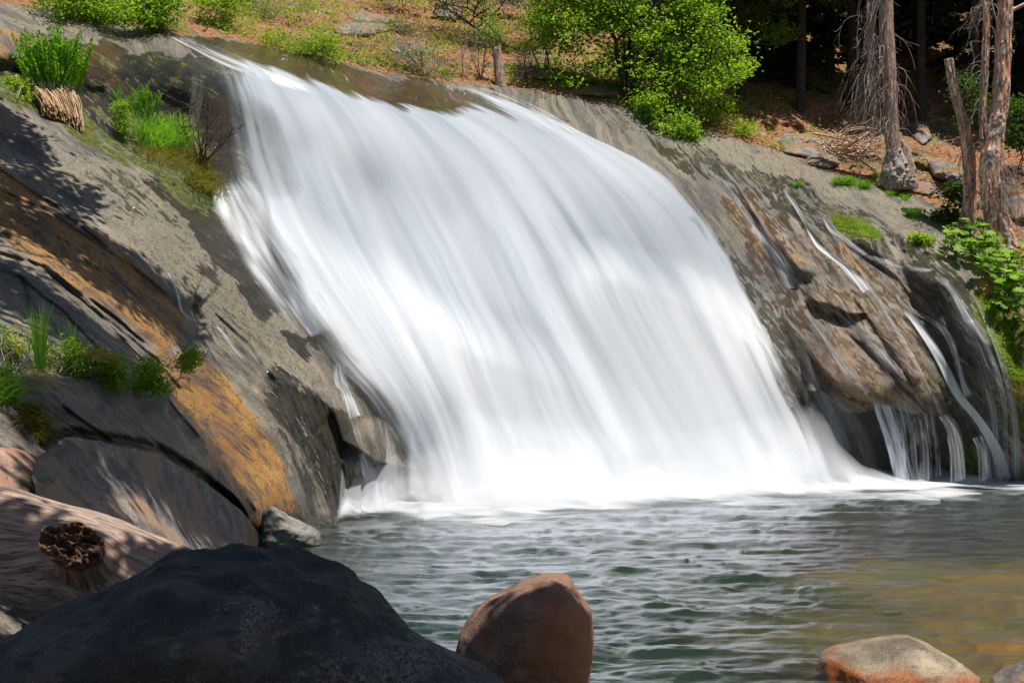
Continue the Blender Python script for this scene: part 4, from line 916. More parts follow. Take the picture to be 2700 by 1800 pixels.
shrub('sapling', [(1150,-60),(1430,-60),(1440,50),(1380,75),(1290,66),(1210,66),(1150,40)], (1330, 120), 'dark green young conifer with boughs reaching in from above', 'tree', DARKG, 150, 44, .11, 1.2, None, 9, DBARK, .26, .3, 3.5, 3, .05, 53)
shrub('shrub', [(1395,-40),(1450,-40),(1470,80),(1440,150),(1400,120)], (1440, 190), 'leafy shrub behind the left side of the tree', 'shrub', LIME, 90, 30, .11, .8, 'shrubs along the far bank', 10, TWIG, .25)
shrub('shrub', [(920,-60),(1150,-60),(1140,10),(1050,24),(960,14)], (1040, 30), 'sparse low brush high on the leaf covered slope', 'shrub', LIME, 70, 26, .10, .8, 'shrubs along the far bank', 11, TWIG, .26, .3, 2.2, 8, .015)
shrub('shrub', [(1000,60),(1060,50),(1110,62),(1090,84),(1020,86)], (1060, 88), 'small olive shrub between the grey outcrops', 'shrub', WILLOW, 40, 24, .08, .4, 'shrubs along the far bank', 12, TWIG, .16)
shrub('shrub', [(1180,70),(1240,60),(1290,80),(1270,120),(1200,110)], (1230, 120), 'straggly shrub between the willow and the broken stump', 'shrub', WILLOW, 44, 20, .085, .5, 'shrubs along the far bank', 13, TWIG, .2, .3, 2.6, 6, .012)
shrub('shrub', [(1340,110),(1390,100),(1420,160),(1390,190),(1345,170)], (1370, 200), 'wispy yellow green shrub right of the broken stump', 'shrub', LIME, 40, 14, .085, .4, 'shrubs along the far bank', 14, TWIG, .18, .3, 2.6, 6, .012)

# ---- broken stump with a tuft of sprouts on the far bank
b, tpt = SP(1322, 226), SP(1322, 226) + np.array([-.16, .1, 1.32])
st = empty('tree_stump', tuple(b), 'broken grey trunk stub with green sprouts growing from its top', 'stump')
L = curve(b - [0, 0, .2], tpt, 0, .01, 14); V, Fc, tt = tubes([L], [np.linspace(.20, .125, 14)], 20)
V += (fbm(V * np.array([8, 8, 2]), 3, 5)[:, None] * .02) * np.array([1, 1, .3]); Vt = np.concatenate([V, L[-1:] + [0, 0, .03]]); rim = len(V) - 20 + np.arange(20)
mesh('trunk', Vt, [Fc, np.stack([rim, np.roll(rim, -1), 0 * rim + len(V)], 1)], BARK, st)
lines = [curve(tpt, tpt + np.array([rng.normal() * .3, rng.normal() * .25, rng.uniform(.5, 1.7)]), 0, .05, 6) for _ in range(12)] + [curve(tpt, tpt + np.array([rng.normal() * .5, rng.normal() * .3, rng.uniform(-.3, .2)]), -.1, .05, 6) for _ in range(10)]
V, Fc, tt = tubes(lines, [np.linspace(.012, .005, 6)] * len(lines), 4); mesh('sprouts', V, Fc, TWIG, st)
pts = np.concatenate([l[2:][rng.integers(0, 4, 50)] + rng.normal(size=(50, 3)) * .10 for l in lines[:12]]); V, Fc, ti = leafmesh(pts, .10, 5, .2, 3.0); mesh('leaves', V, Fc, GREEN, st, False, {'tint': ti})
for k, (px, py, h, lab) in enumerate([(1222, 205, 1.9, 'bare thin sapling with forked stems left of the broken stump'), (1268, 212, 1.7, 'bare sapling of two upright stems just left of the broken stump'), (1362, 228, 1.5, 'slanting bare sapling right of the broken stump'), (1390, 232, 1.3, 'low bare sapling nearest the tree'), (925, 150, 1.2, 'slanting bare sapling beside the round bush')]):
    f = SP(px, py); o = empty('bare_sapling', tuple(f), lab, 'sapling', 'bare saplings on the far bank'); ls, rs = [], []
    for j in range(4):
        e = f + np.array([rng.normal() * .35 + .25 * (k in (2, 3, 4)), rng.normal() * .25, h * rng.uniform(.6, 1)]); c = curve(f, e, 0, .05, 8); ls.append(c); rs.append(np.linspace(.02, .006, 8))
        for q in range(5):
            p = c[rng.integers(2, 7)]; ls.append(curve(p, p + rng.normal(size=3) * np.array([.25, .2, .12]) + [0, 0, .2], 0, .08, 5)); rs.append(np.linspace(.008, .003, 5))
    V, Fc, tt = tubes(ls, rs, 5); mesh('stems', V, Fc, RTWIG if k % 2 else TWIG, o)

# ---- dead conifers and snags on the right bank
def trunk_mesh(name, pix, widths, Y, mat, parent, plates=.0, seed=0, n=90, sides=48, top=True):
    p = cr(pix, np.linspace(0, 1, n)); w = np.interp(np.linspace(0, 1, n), np.linspace(0, 1, len(widths)), widths)
    Yv = np.interp(np.linspace(0, 1, n), [0, 1], Y) if isinstance(Y, tuple) else np.full(n, Y)
    L = P3(p[:, 0], p[:, 1], Yv); rad = w / 2 * Yv / F
    V, Fc, tt = tubes([L], [rad], sides); cen = np.repeat(L, sides, 0); nr = V - cen; rl = np.linalg.norm(nr, axis=1, keepdims=True); nr /= rl
    qn = np.stack([nr[:, 0] * 3, nr[:, 1] * 3, V[:, 2] * 1.2], 1)
    d = .09 * fbm(qn * np.array([1, 1, .8]), 3, seed) + .05 * ridged(qn * np.array([2.6, 2.6, .8]), 3, seed + 1)
    if plates:
        pl = fbm(qn * np.array([1.3, 1.3, 1.8]), 3, seed + 2); d = d + plates * sst(.0, .12, pl)
    V = V + nr * rl * d[:, None]
    if plates: at = {'plate': sst(.0, .12, pl)}
    else: at = {}
    fcs = [Fc]
    if top:
        V = np.concatenate([V, L[:1], L[-1:]]); i = np.arange(sides); m0 = len(V) - 2
        fcs.append(np.stack([(i + 1) % sides, i, 0 * i + m0], 1)); fcs.append(np.stack([(n - 1) * sides + i, (n - 1) * sides + (i + 1) % sides, 0 * i + m0 + 1], 1))
        at = {k: np.concatenate([a, [0, 0]]) for k, a in at.items()}
    o = mesh(name, V, fcs, mat, parent, attrs=at)
    return o, L

m = M('peeling_bark'); P = m.obj(); pl = m.attr('plate'); n1_ = m.noise(m.map(P, (7, 7, 1.2)), 1.5, 6, .65); n2_ = m.noise(m.map(P, (10, 10, 8)), 1, 5, .6)
woodc = m.ramp(n1_, [(.36, (.24, .085, .035)), (.5, (.66, .32, .17)), (.62, (.80, .58, .42))]); barkc = m.ramp(n2_, [(.38, (.06, .05, .047)), (.5, (.32, .27, .25)), (.62, (.58, .51, .47))])
col = m.mix(pl, woodc, barkc); col = m.mix(m.rng(n2_, .6, .72, 0, .6), col, (.04, .03, .028))
PEEL = m.out(m.bsdf(col, .85, m.bump(m.math('ADD', m.math('MULTIPLY', pl, .6), n1_), .8, .05)))

def twig_tangle(parent, anchors, n, length, droop, mat, seed, name='dead_twigs', out=(-.6, -.2, 0), rad=.011, curl=.25):
    r = np.random.default_rng(seed); ls, rs = [], []; lo_ = abs_loc(parent)
    for k in range(n):
        a = anchors[r.integers(0, len(anchors))]; Lg = length * r.uniform(.35, 1.1); dr = np.array([r.normal(), r.normal() * .8 - .35, 0]) + np.array(out); dr /= np.linalg.norm(dr) + 1e-6
        t = np.linspace(0, 1, 9)[:, None]; g = droop * r.uniform(.5, 1.4)
        sp = r.normal(size=3) * curl * Lg
        c = a + dr * Lg * (t - .35 * t * t) + np.array([0, 0, -1]) * g * Lg * t ** 1.7 + np.array([0, 0, .18]) * Lg * np.sin(t * math.pi) + sp * np.sin(t * math.pi * r.uniform(.8, 1.6)) * .4
        ls.append(c); rs.append(np.linspace(rad, rad * .35, 9))
        for q in range(r.integers(1, 4)):
            p = c[r.integers(3, 8)]; e = p + (dr * .3 + r.normal(size=3) * .35 + np.array([0, 0, -droop * .7])) * Lg * .45
            ls.append(curve(p, e, -.05, .12, 6, r)); rs.append(np.linspace(rad * .55, rad * .25, 6))
    V, Fc, tt = tubes(ls, rs, 4)
    o = mesh(name, V, Fc, mat, parent); o['kind'] = 'stuff'; return o

# trunk with the tangle of dead twigs and the burl stump at its foot
f = P3(2362, 478, 46.3)
t1 = empty('dead_conifer', tuple(f), 'tall dead conifer with two stems wrapped in drooping dead twigs', 'tree')
_, L1 = trunk_mesh('trunk', [(2366,470),(2360,420),(2352,350),(2346,250),(2341,150),(2336,0),(2333,-140)], [44, 40, 38, 37, 36, 34, 32], 46.2, BARK, t1, 0, 31)
_, L2 = trunk_mesh('trunk', [(2338,350),(2326,320),(2312,260),(2302,180),(2298,80),(2298,-140)], [16, 26, 27, 26, 25, 22], 46.6, BARK, t1, 0, 35)
twig_tangle(t1, np.concatenate([L1[30:], L2[30:]]), 95, 1.5, 1.0, TWIG, 3, out=(-.5, -.4, 0), rad=.012)
twig_tangle(t1, L2[15:60], 45, 1.9, 1.25, TWIG, 4, out=(-1.3, -.1, 0), rad=.011)
# burl: flared, fluted stump with a torn spur
_, L3 = trunk_mesh('burl', [(2372,502),(2370,482),(2368,450),(2364,415),(2362,395)], [74, 84, 72, 50, 40], 46.0, bark_material('pale_burl', (.10, .075, .065), (.42, .35, .31), (.66, .58, .53), 3, 3), t1, .24, 37, 60, 60)
trunk_mesh('torn_spur', [(2392,470),(2392,430),(2386,395),(2380,370)], [34, 30, 20, 5], 45.8, BARK, t1, .12, 39, 40, 24)

f = P3(2550, 575, 43.6)
t2 = empty('snag', tuple(f), 'slim leaning broken snag with half its bark gone', 'snag')
trunk_mesh('trunk', [(2548,590),(2556,540),(2558,470),(2553,410),(2541,330),(2520,250),(2508,200),(2501,156)], [34, 30, 31, 29, 25, 22, 21, 20], 43.8, PEEL, t2, .14, 41)
f = P3(2634, 640, 43)
t3 = empty('forked_snag', tuple(f), 'forked dead trunk with plates of peeling bark over orange wood', 'snag')
_, L4 = trunk_mesh('trunk', [(2648,660),(2636,610),(2622,540),(2613,460),(2616,400),(2628,330),(2638,260),(2644,150),(2650,20),(2652,-140)], [82, 60, 54, 52, 50, 42, 38, 37, 36, 34], 43, PEEL, t3, .13, 43, 130)
_, L5 = trunk_mesh('trunk', [(2608,430),(2597,370),(2592,290),(2596,200),(2600,110),(2600,40),(2604,20),(2614,-10),(2620,-140)], [26, 22, 19, 18, 17, 17, 15, 11, 9], 43.1, PEEL, t3, .14, 47)
_, L6 = trunk_mesh('branch', [(2601,32),(2594,10),(2582,-20),(2570,-80)], [13, 10, 8, 7], 43.1, PEEL, t3, .1, 48, 30, 16)
_, L7 = trunk_mesh('branch', [(2660,30),(2680,22),(2705,10),(2760,-10)], [14, 9, 8, 7], 43, PEEL, t3, .1, 49, 30, 16)
twig_tangle(t3, L5[20:90], 55, 1.1, .9, TWIG, 5, out=(-.8, -.1, 0), rad=.009)
twig_tangle(t3, L4[30:60], 60, 1.5, 1.3, TWIG, 6, out=(1.0, -.3, 0), rad=.009)
twig_tangle(t3, L4[20:50], 24, 1.0, .9, TWIG, 7, out=(-.9, -.2, 0), rad=.009)

# pile of dead sticks
f = SP(2230, 420); bp = empty('stick_pile', tuple(f), 'heap of bleached dead sticks piled against the burl stump', 'brush pile'); ls, rs = [], []
r = np.random.default_rng(55)
for k in range(150):
    a = P3(r.normal(2235, 48), r.normal(388, 20), surfY(2235, 400) - r.uniform(.1, 1.0)); ang = r.normal(-.15, .55); Lg = r.uniform(.4, 1.5)
    e = a + np.array([math.cos(ang), r.normal() * .3, math.sin(ang)]) * Lg; ls.append(curve(a, e, .03, .05, 6, r)); rs.append(np.linspace(r.uniform(.016, .032), .008, 6))
for (x0, y0, x1, y1) in [(2170,372,2188,425),(2292,380,2252,438),(2240,445,2285,408),(2262,418,2310,450),(2256,440,2270,395),(2290,350,2180,420),(2145,352,2240,372)]:
    ls.append(curve(P3(x0, y0, 47.2), P3(x1, y1, 46.4), .02, .03, 7, r)); rs.append(np.linspace(.042, .020, 7))
V, Fc, tt = tubes(ls, rs, 5); o = mesh('sticks', V, Fc, STICK, bp); o['kind'] = 'stuff'

# ---- conifers of the shaded forest, each with its trunk and drooping boughs
def conifer(px, py_foot, Y, h, crown0, rad, lab, mat=DARKG, seed=0, nb=60, name='conifer', trunk_r=.22, bend=1.0, grp='conifers of the dark forest', needle=.34, foot=None):
    r = np.random.default_rng(seed); f = P3(px, py_foot, Y) if foot is None else np.array(foot, float)
    o = empty(name, tuple(f), lab, 'tree', grp)
    top = f + np.array([r.normal() * .3, r.normal() * .3, h]); ax_ = curve(f - [0, 0, .6], top, 0, .004, 12, r)
    V, Fc, tt = tubes([ax_], [np.linspace(trunk_r, .03, 12)], 12); mesh('trunk', V, Fc, DBARK, o)
    ls, rs, pts, ds = [], [], [], []
    for k in range(nb):
        s = crown0 + (1 - crown0) * (k / nb) ** .9; p = f + (top - f) * s; a = k * 2.4 + r.normal() * .3; Lg = rad * (1 - .85 * (s - crown0) / (1 - crown0)) * r.uniform(.7, 1.15) + .3
        e = p + np.array([math.cos(a), math.sin(a), -.28 * bend]) * Lg; c = curve(p, e, -.06 * bend, .03, 8, r); ls.append(c); rs.append(np.linspace(.05, .012, 8))
        m_ = int(60 * Lg + 10)
        u = r.uniform(.15, 1, m_); q_ = np.stack([np.interp(u, np.linspace(0, 1, 8), c[:, j]) for j in range(3)], 1)
        w_ = Lg * .30 * (1.1 - u); sd = np.array([-math.sin(a), math.cos(a), 0]); side = r.uniform(-1, 1, m_)
        q_ = q_ + sd * (side * w_)[:, None] + np.array([0, 0, -1]) * (np.abs(side) * w_ * .35 + r.uniform(0, .12, m_))[:, None]
        pts.append(q_); ds.append(np.array([math.cos(a), math.sin(a), -.25]) + sd * np.sign(side)[:, None] * .8)
    V, Fc, tt = tubes(ls, rs, 4); mesh('branches', V, Fc, DBARK, o)
    pts, ds = np.concatenate(pts), np.concatenate(ds); V, Fc, ti = leafmesh(pts, needle, seed, .9, 2.6, ds, .1); mesh('needles', V, Fc, mat, o, False, {'tint': ti})
    return o
for k, (px, py, Y, h, c0, rd, lab) in enumerate([
        (1990, 235, 55, 13, .05, 3.0, 'dark conifer directly right of the green tree'), (2080, 190, 58, 17, .04, 3.2, 'dark conifer behind the left of the dead twigs'),
        (2190, 225, 56.5, 16, .08, 2.6, 'dark conifer close behind the tangle of dead twigs'), (2270, 150, 61, 20, .05, 3.6, 'tall conifer deep in the shade behind the dead conifer'),
        (2420, 150, 60, 18, .06, 3.2, 'dark conifer in the black gap left of the forked trunk'), (2500, 120, 63, 22, .03, 3.6, 'conifer at the back of the black gap'),
        (2580, 200, 58, 17, .05, 2.8, 'dark conifer directly behind the forked trunk'), (2690, 250, 55, 17, .03, 3.0, 'dark conifer cut off by the right edge'),
        (2790, 300, 53, 16, .03, 3.0, 'conifer whose boughs reach in from the right edge'), (1890, 120, 62, 16, .04, 3.2, 'dark conifer standing behind the crown of the green tree'),
        (2350, 90, 66, 20, .03, 3.8, 'farthest dark conifer between the two dead trunks'), (2150, 90, 66, 20, .03, 3.8, 'far conifer behind the twig tangle, high on the slope'), (500, -30, 53, 12, .02, 2.6, 'dark conifer filling the gap between two shrubs at top left')]):
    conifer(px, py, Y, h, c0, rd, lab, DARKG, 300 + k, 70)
for k, (px, py, Y, h, lab) in enumerate([(1955, 300, 52.5, 19, 'bare lower trunk of an added shade conifer just right of the green tree'), (2110, 330, 52.8, 20, 'bare lower trunk of an added shade conifer left of the stick pile'), (2245, 300, 54.5, 21, 'added shade conifer trunk hidden behind the dead twigs'),
        (2430, 330, 53.5, 20, 'added shade conifer trunk in the middle of the leaf covered hollow'), (2575, 380, 53.5, 20, 'added shade conifer trunk between the forks of the dead tree'), (1830, 160, 58, 19, 'added shade conifer trunk hidden behind the crown of the green tree')]):
    conifer(px, py, Y, h, .30, 3.9, lab, DARKG, 340 + k, 90, trunk_r=.20)  # added conifers whose high crowns darken the forest below
shrub('conifer_bough', [(1940,-40),(2010,-40),(2240,-30),(2236,18),(2200,14),(2150,8),(2090,30),(2060,50),(2000,62),(1950,60),(1935,20)], (2080, 10, 52.5), 'sunlit yellow green conifer bough drooping in from above', 'tree bough', YGREEN, 120, 30, .16, 1.0, None, 21, DBARK, .2, .6, 4.5, 2, .03, 52, None, .35)
shrub('shrub', [(1965,72),(2030,58),(2092,62),(2095,92),(2040,118),(1975,110)], (2030, 150, 53), 'sprig of lit green foliage below the yellow green bough', 'shrub', GREEN, 44, 30, .14, .5, None, 22, DBARK, .18, .5, 2.4, 2, .02, 52.4)
shrub('shrub', [(2520,190),(2560,185),(2592,230),(2590,320),(2560,360),(2530,320),(2520,260)], (2560, 390), 'leafy green shrub in shade between the snag and the forked trunk', 'shrub', SHADE_GREEN, 60, 22, .16, .5, None, 23, DBARK, .22, .5, 1.8, 3, .02, 47)
shrub('shrub', [(2655,270),(2720,250),(2730,430),(2680,420),(2650,350)], (2690, 440), 'shaded leafy shrub right of the forked trunk', 'shrub', SHADE_GREEN, 70, 26, .15, .7, None, 24, DBARK, .22, .5, 1.8, 3, .02, 48)
shrub('shrub', [(2440,560),(2470,500),(2540,470),(2560,520),(2530,580),(2470,590)], (2500, 585), 'dark leafy undergrowth below the slim snag', 'shrub', SHADE_GREEN, 60, 20, .14, .4, None, 25, DBARK, .16, .6, 1.4, 3, .015)

# ---- fallen leaves on the slope
n = 19000; r = np.random.default_rng(91); lx, ly = r.uniform(-200, 2900, n), r.uniform(-150, 640, n); k = ly < sil(lx) - 3; lx, ly = lx[k], ly[k]
cl_ = fbm(np.stack([lx / 60, ly / 25, 0 * lx], 1), 3, 92); k = cl_ > -.25; pts = SP(lx[k], ly[k], .05) + [0, 0, .04]
V, Fc, ti = leafmesh(pts, .115, 93, 1.6, 1.5, jit=.5); tag(mesh('leaf_litter', V, Fc, LITTER, None, False, {'tint': ti}), 'fallen orange and tan leaves covering the slope', 'leaf litter', kind='stuff')

# low herbs and seedlings between the fallen leaves
n = 17000; r = np.random.default_rng(95); lx, ly = r.uniform(200, 2250, n), r.uniform(-60, 400, n); k = ly < sil(lx) - 4; lx, ly = lx[k], ly[k]
hb = fbm(np.stack([lx / 90, ly / 40, 0 * lx], 1), 3, 96) + .25 * sst(1900, 1500, lx); k = hb > .02; b_ = SP(lx[k], ly[k], .03); b_ = np.repeat(b_, 5, 0) + r.normal(size=(5 * k.sum(), 3)) * np.array([.10, .10, .0]); b_[:, 2] += np.abs(r.normal(size=len(b_))) * .16 + .03
V, Fc, ti = leafmesh(b_, .085, 97, .7, 2.2, jit=.5); tag(mesh('low_herbs', V, Fc, LIME, None, False, {'tint': ti}), 'low yellow green herbs sprouting between the fallen leaves', 'undergrowth', kind='stuff')

# ---- grasses, ferns and flowers on the ledges
def blades(base, dirs, length, width, seed=0, bend=.6, n=5):
    r = np.random.default_rng(seed); m_ = len(base); t = np.linspace(0, 1, n); Lg = length * r.uniform(.55, 1.15, m_)
    d = dirs / (np.linalg.norm(dirs, axis=1, keepdims=True) + 1e-9)
    s = np.cross(d, r.normal(size=(m_, 3))); s /= np.linalg.norm(s, axis=1, keepdims=True) + 1e-9
    hz = r.normal(size=(m_, 3)) * np.array([1, 1, 0]) * .5 + d * np.array([1, 1, 0])
    C3 = base[:, None] + d[:, None] * (Lg[:, None] * t)[..., None] + (hz[:, None] * np.array([1, 1, 0]) + np.array([0, 0, -.8])) * (bend * Lg[:, None] * t ** 2.2)[..., None] * .6
    w = width * (1 - t ** 2 * .92)
    Lf, Rt = C3 - s[:, None] * (w * .5)[None, :, None], C3 + s[:, None] * (w * .5)[None, :, None]
    V = np.stack([Lf, Rt], 2).reshape(-1, 3); i = np.arange(m_)[:, None] * (2 * n); k = np.arange(n - 1)[None] * 2
    Fc = np.stack([i + k, i + k + 1, i + k + 3, i + k + 2], -1).reshape(-1, 4)
    return V, Fc, np.repeat(r.uniform(0, 1, m_), 2 * n)

def grass(name, poly, n, length, width, label, cat, mat=GRASSM, group=None, seed=0, dirn=(0, -.25, 1), spread=.35, bend=.7, off=.02):
    r = np.random.default_rng(700 + seed); p = poly_points(poly, n, r); b = SP(p[:, 0], p[:, 1], off)
    d = np.array(dirn) + r.normal(size=(n, 3)) * spread
    V, Fc, ti = blades(b, d, length, width, seed, bend); c = b.mean(0)
    o = mesh(name, V - c, Fc, mat, None, False, {'tint': ti}); o.location = c
    return tag(o, label, cat, group)

# fern clump with its skirt of dead straw
def fern_clump(poly, Y, label, n, h, seed, mat=FERNM, parent=None, up=1.0):
    r = np.random.default_rng(seed); p = poly_points(poly, n, r); b = P3(p[:, 0], p[:, 1], Y + r.uniform(-.5, .5, n)) if Y else SP(p[:, 0], p[:, 1], .05)
    o = parent or empty('fern', tuple(b.mean(0)), label, 'fern', 'ferns on the mossy shelf'); ls, rs, pts, ds = [], [], [], []
    cx_ = b[:, 0].mean()
    for a in b:
        Lg = h * r.uniform(.55, 1.1); lean = (a[0] - cx_) * .35 + r.normal() * .16
        c = curve(a, a + np.array([lean * up, -.18 - .15 * r.uniform(), Lg]), 0, .05, 9, r); c[:, 2] -= .10 * Lg * np.linspace(0, 1, 9) ** 4; ls.append(c); rs.append(np.linspace(.008, .003, 9))
        m_ = 60; u = np.linspace(.25, 1, m_); q_ = np.stack([np.interp(u, np.linspace(0, 1, 9), c[:, j]) for j in range(3)], 1); T = c[-1] - c[0]; T /= np.linalg.norm(T); sd = np.cross(T, r.normal(size=3)); sd /= np.linalg.norm(sd)
        sg = np.where(np.arange(m_) % 2, 1, -1)[:, None]; w_ = (.13 * np.sin(np.clip((1 - u) * 2.4 + .15, 0, math.pi)))[:, None] * h / 1.2
        pts.append(q_ + sd * sg * w_ * .5); ds.append(sd * sg + T * .5)
    V, Fc, tt = tubes(ls, rs, 4); mesh('stems', V, Fc, mat, o, attrs={'tint': .4 + 0 * tt}); pts, ds = np.concatenate(pts), np.concatenate(ds)
    V, Fc, ti = leafmesh(pts, .075 * h / 1.2 + .012, seed, .3, 2.8, ds, .1); mesh('fronds', V, Fc, mat, o, False, {'tint': ti})
    return o
fo = empty('fern', tuple(P3(140, 250, 34.2)), 'large bright fern clump above a hanging skirt of pale dead stems', 'fern', 'ferns on the mossy shelf')
fern_clump([(85,215),(150,205),(200,222),(215,245),(150,250),(90,242)], 34.0, '', 130, 1.3, 401, parent=fo)
r = np.random.default_rng(402); n = 620; sx_ = r.uniform(78, 192, n); b = P3(sx_, 238 + 8 * r.uniform(-1, 1, n), 33.9 - .25 * r.uniform(0, 1, n)); e = P3(sx_ * .86 + 52 + r.normal(size=n) * 5, 285 + (sx_ - 80) * .42 + r.uniform(-18, 22, n), 32.7 - .3 * r.uniform(0, 1, n))
ls = [curve(a, c, -.06, .02, 6, r) for a, c in zip(b, e)]; V, Fc, tt = tubes(ls, [np.linspace(.011, .008, 6)] * n, 4); o = mesh('dead_skirt', V, Fc, STRAW, fo, attrs={'tint': np.repeat(r.uniform(0, 1, n), 24)}); o['label'] = 'pale straw coloured dead stems hanging under the fern'; o['kind'] = 'stuff'
fern_clump([(305,285),(340,280),(400,300),(420,330),(380,335),(330,315)], 34.9, 'small fern in front of the dark mossy wall', 40, .75, 403)
shrub('small_plant', [(-30,225),(20,205),(60,215),(75,250),(50,275),(10,262),(-20,250)], (30, 262), 'small round leaved plant at the left edge beside the fern', 'plant', LIME, 60, 18, .10, .3, None, 404, TWIG, .12, .5, 1.5, 4, .01, 33.2)
shrub('moss_cushion', [(300,275),(330,270),(345,330),(335,375),(305,345),(298,305)], (325, 350), 'rounded cushion of yellow green moss under the small fern', 'moss', LIME, 120, 26, .045, .25, None, 405, TWIG, .07, .5, 1.3, 3, .01, 34.4)
grass('grass_clump', [(350,345),(400,330),(460,335),(505,350),(500,395),(440,405),(370,390)], 900, .75, .016, 'long bright arching grass at the foot of the mossy wall', 'grass', GRASSM, None, 1, (.12, -.35, 1), .3, .9)
grass('grass_clump', [(340,390),(430,400),(510,400),(560,420),(550,470),(470,450),(390,430)], 800, .40, .014, 'shorter olive sedge below the long grass', 'grass', SEDGE, None, 2, (.1, -.4, .8), .35, .8)
grass('grass_clump', [(480,470),(540,455),(590,490),(595,528),(555,520),(510,500)], 520, .45, .014, 'orange tinged grass tuft beside the left rim of the fall', 'grass', SEDGE, None, 3, (.1, -.5, .7), .35, .9)
# bare red-brown shrub in front of the veil
f = SP(535, 430, .1); o = empty('bare_shrub', tuple(f), 'leafless red brown shrub whose twigs reach across the water veil', 'shrub'); ls, rs = [], []; r = np.random.default_rng(406)
for j, (tx, ty) in enumerate([(500,270),(515,285),(540,290),(560,262),(585,290),(600,310),(640,335),(610,345),(575,330),(480,300),(440,285),(555,340),(525,330),(592,360),(505,330)]):
    e = P3(tx, ty, f[1] - .3 + r.normal() * .3); c = curve(f + r.normal(size=3) * .06, e, -.05, .07, 9, r); ls.append(c); rs.append(np.linspace(.019, .004, 9))
    for q in range(7):
        p = c[r.integers(3, 9)]; ls.append(curve(p, p + np.array([r.normal() * .22 + .08, r.normal() * .1, r.normal() * .16 + .12]), 0, .1, 5, r)); rs.append(np.linspace(.009, .004, 5))
V, Fc, tt = tubes(ls, rs, 5); mesh('stems', V, Fc, RTWIG, o)

# ledge garden at the left
def flower_plant(poly, foot, label, nfl, seed, Y=None):
    o = shrub('flowering_plant', poly, foot, label, 'plant', GREEN, 110, 18, .085, .5, 'flowering plants on the rock shelf', seed, TWIG, .10, .4, 3.0, 7, .010, Y)
    r = np.random.default_rng(seed + 5); p = poly_points(poly, nfl, r); f0 = np.array(poly).min(0)[1]; p[:, 1] = f0 + (p[:, 1] - f0) * .45
    c = P3(p[:, 0], p[:, 1], (Y or abs_loc(o)[1]) - .25 + r.normal(size=nfl) * .2); 
    for j in range(nfl):
        V, Fc, ti = leafmesh(c[j] + r.normal(size=(16, 3)) * np.array([.032, .03, .014]), .034, seed + j, 1.2, 1.3); mesh('blossom', V, Fc, FLOWER, o, False, {'tint': ti})
    return o
flower_plant([(-40,900),(10,868),(55,880),(65,950),(50,1020),(20,1040),(-40,1020)], (10, 1035), 'tall yellow flowered plant at the left edge of the rock shelf', 26, 410, 20.6)
flower_plant([(225,930),(260,920),(310,950),(322,1000),(318,1030),(280,1025),(240,980)], (285, 1022), 'yellow flowered plant in the middle of the rock shelf', 46, 420, 21.2)
shrub('leafy_plant', [(60,905),(110,900),(200,905),(230,950),(240,1010),(170,990),(90,980),(60,950)], (150, 985), 'dark leafy plants between the two yellow flowered ones', 'plant', GREEN, 160, 20, .08, .5, None, 430, TWIG, .10, .4, 3.2, 8, .01, 21.2)
shrub('leafy_plant', [(345,970),(380,955),(440,945),(455,985),(440,1020),(400,1048),(360,1030)], (400, 1030), 'leafy plant trailing over the right end of the shelf', 'plant', GREEN, 110, 18, .07, .4, None, 431, TWIG, .09, .4, 2.0, 5, .01, 22.5)
shrub('leafy_plant', [(478,940),(505,915),(525,935),(520,955),(495,965),(490,1000),(470,990)], (490, 985), 'narrow hanging plant on the step of the orange slab', 'plant', LIME, 60, 18, .06, .25, None, 432, TWIG, .07, .4, 1.6, 4, .01, 24.3)
grass('grass_clump', [(92,955),(115,950),(120,985),(100,985)], 130, 1.0, .014, 'upright tall grass tuft growing among the shelf plants', 'grass', GRASSM, None, 4, (0, -.1, 1), .12, .3, .3)
grass('grass_clump', [(170,960),(200,950),(215,985),(180,990)], 90, .75, .012, 'thin tall grass stems beside the middle flowers', 'grass', GRASSM, None, 5, (0, -.1, 1), .14, .3, .3)
grass('grass_clump', [(60,980),(100,970),(150,995),(120,1005),(70,1000)], 260, .35, .012, 'tan drooping dry grass at the front of the shelf', 'grass', STRAW, None, 6, (.4, -.6, -.1), .3, .8)
grass('grass_clump', [(50,1060),(110,1070),(135,1120),(130,1160),(90,1150),(60,1110)], 700, .32, .012, 'mossy sedge hanging below the left end of the shelf', 'grass', SEDGE, None, 7, (.1, -.7, .1), .4, .8)
grass('grass_clump', [(-40,990),(30,985),(60,1030),(40,1070),(-40,1060)], 500, .5, .014, 'bright grass under the tall yellow flowers', 'grass', GRASSM, None, 8, (.1, -.5, .6), .35, .8)
grass('grass_clump', [(101,1300),(118,1300),(118,1318),(101,1318)], 90, .42, .010, 'small grass tuft in the crack above the log', 'grass', GRASSM, None, 9, (0, -.3, 1), .18, .6, .25)
for k, (px, py, s, lab) in enumerate([(2228, 484, 26, 'green grass tuft on the pale slab below the stick pile'), (2280, 494, 12, 'small thin grass tuft right of the biggest one on the pale slab'), (2410, 567, 17, 'grass tuft near the lower end of the pale slab'), (2352, 512, 9, 'weedy sprout in the crack below the burl stump'), (2385, 522, 9, 'pale weed tuft right of the crack sprout'), (2310, 465, 8, 'tiny weed by the foot of the stick pile'), (2105, 490, 5, 'tiny green sprout on the dark mossy band')]):
    grass('grass_tuft', [(px - s, py - 4), (px + s, py - 4), (px + s, py + 5), (px - s, py + 5)], int(24 * s), .38 if s > 10 else .25, .016, lab, 'grass', GRASSM, 'grass tufts on the pale slab', 20 + k, (0, -.1, 1), .45, .7)
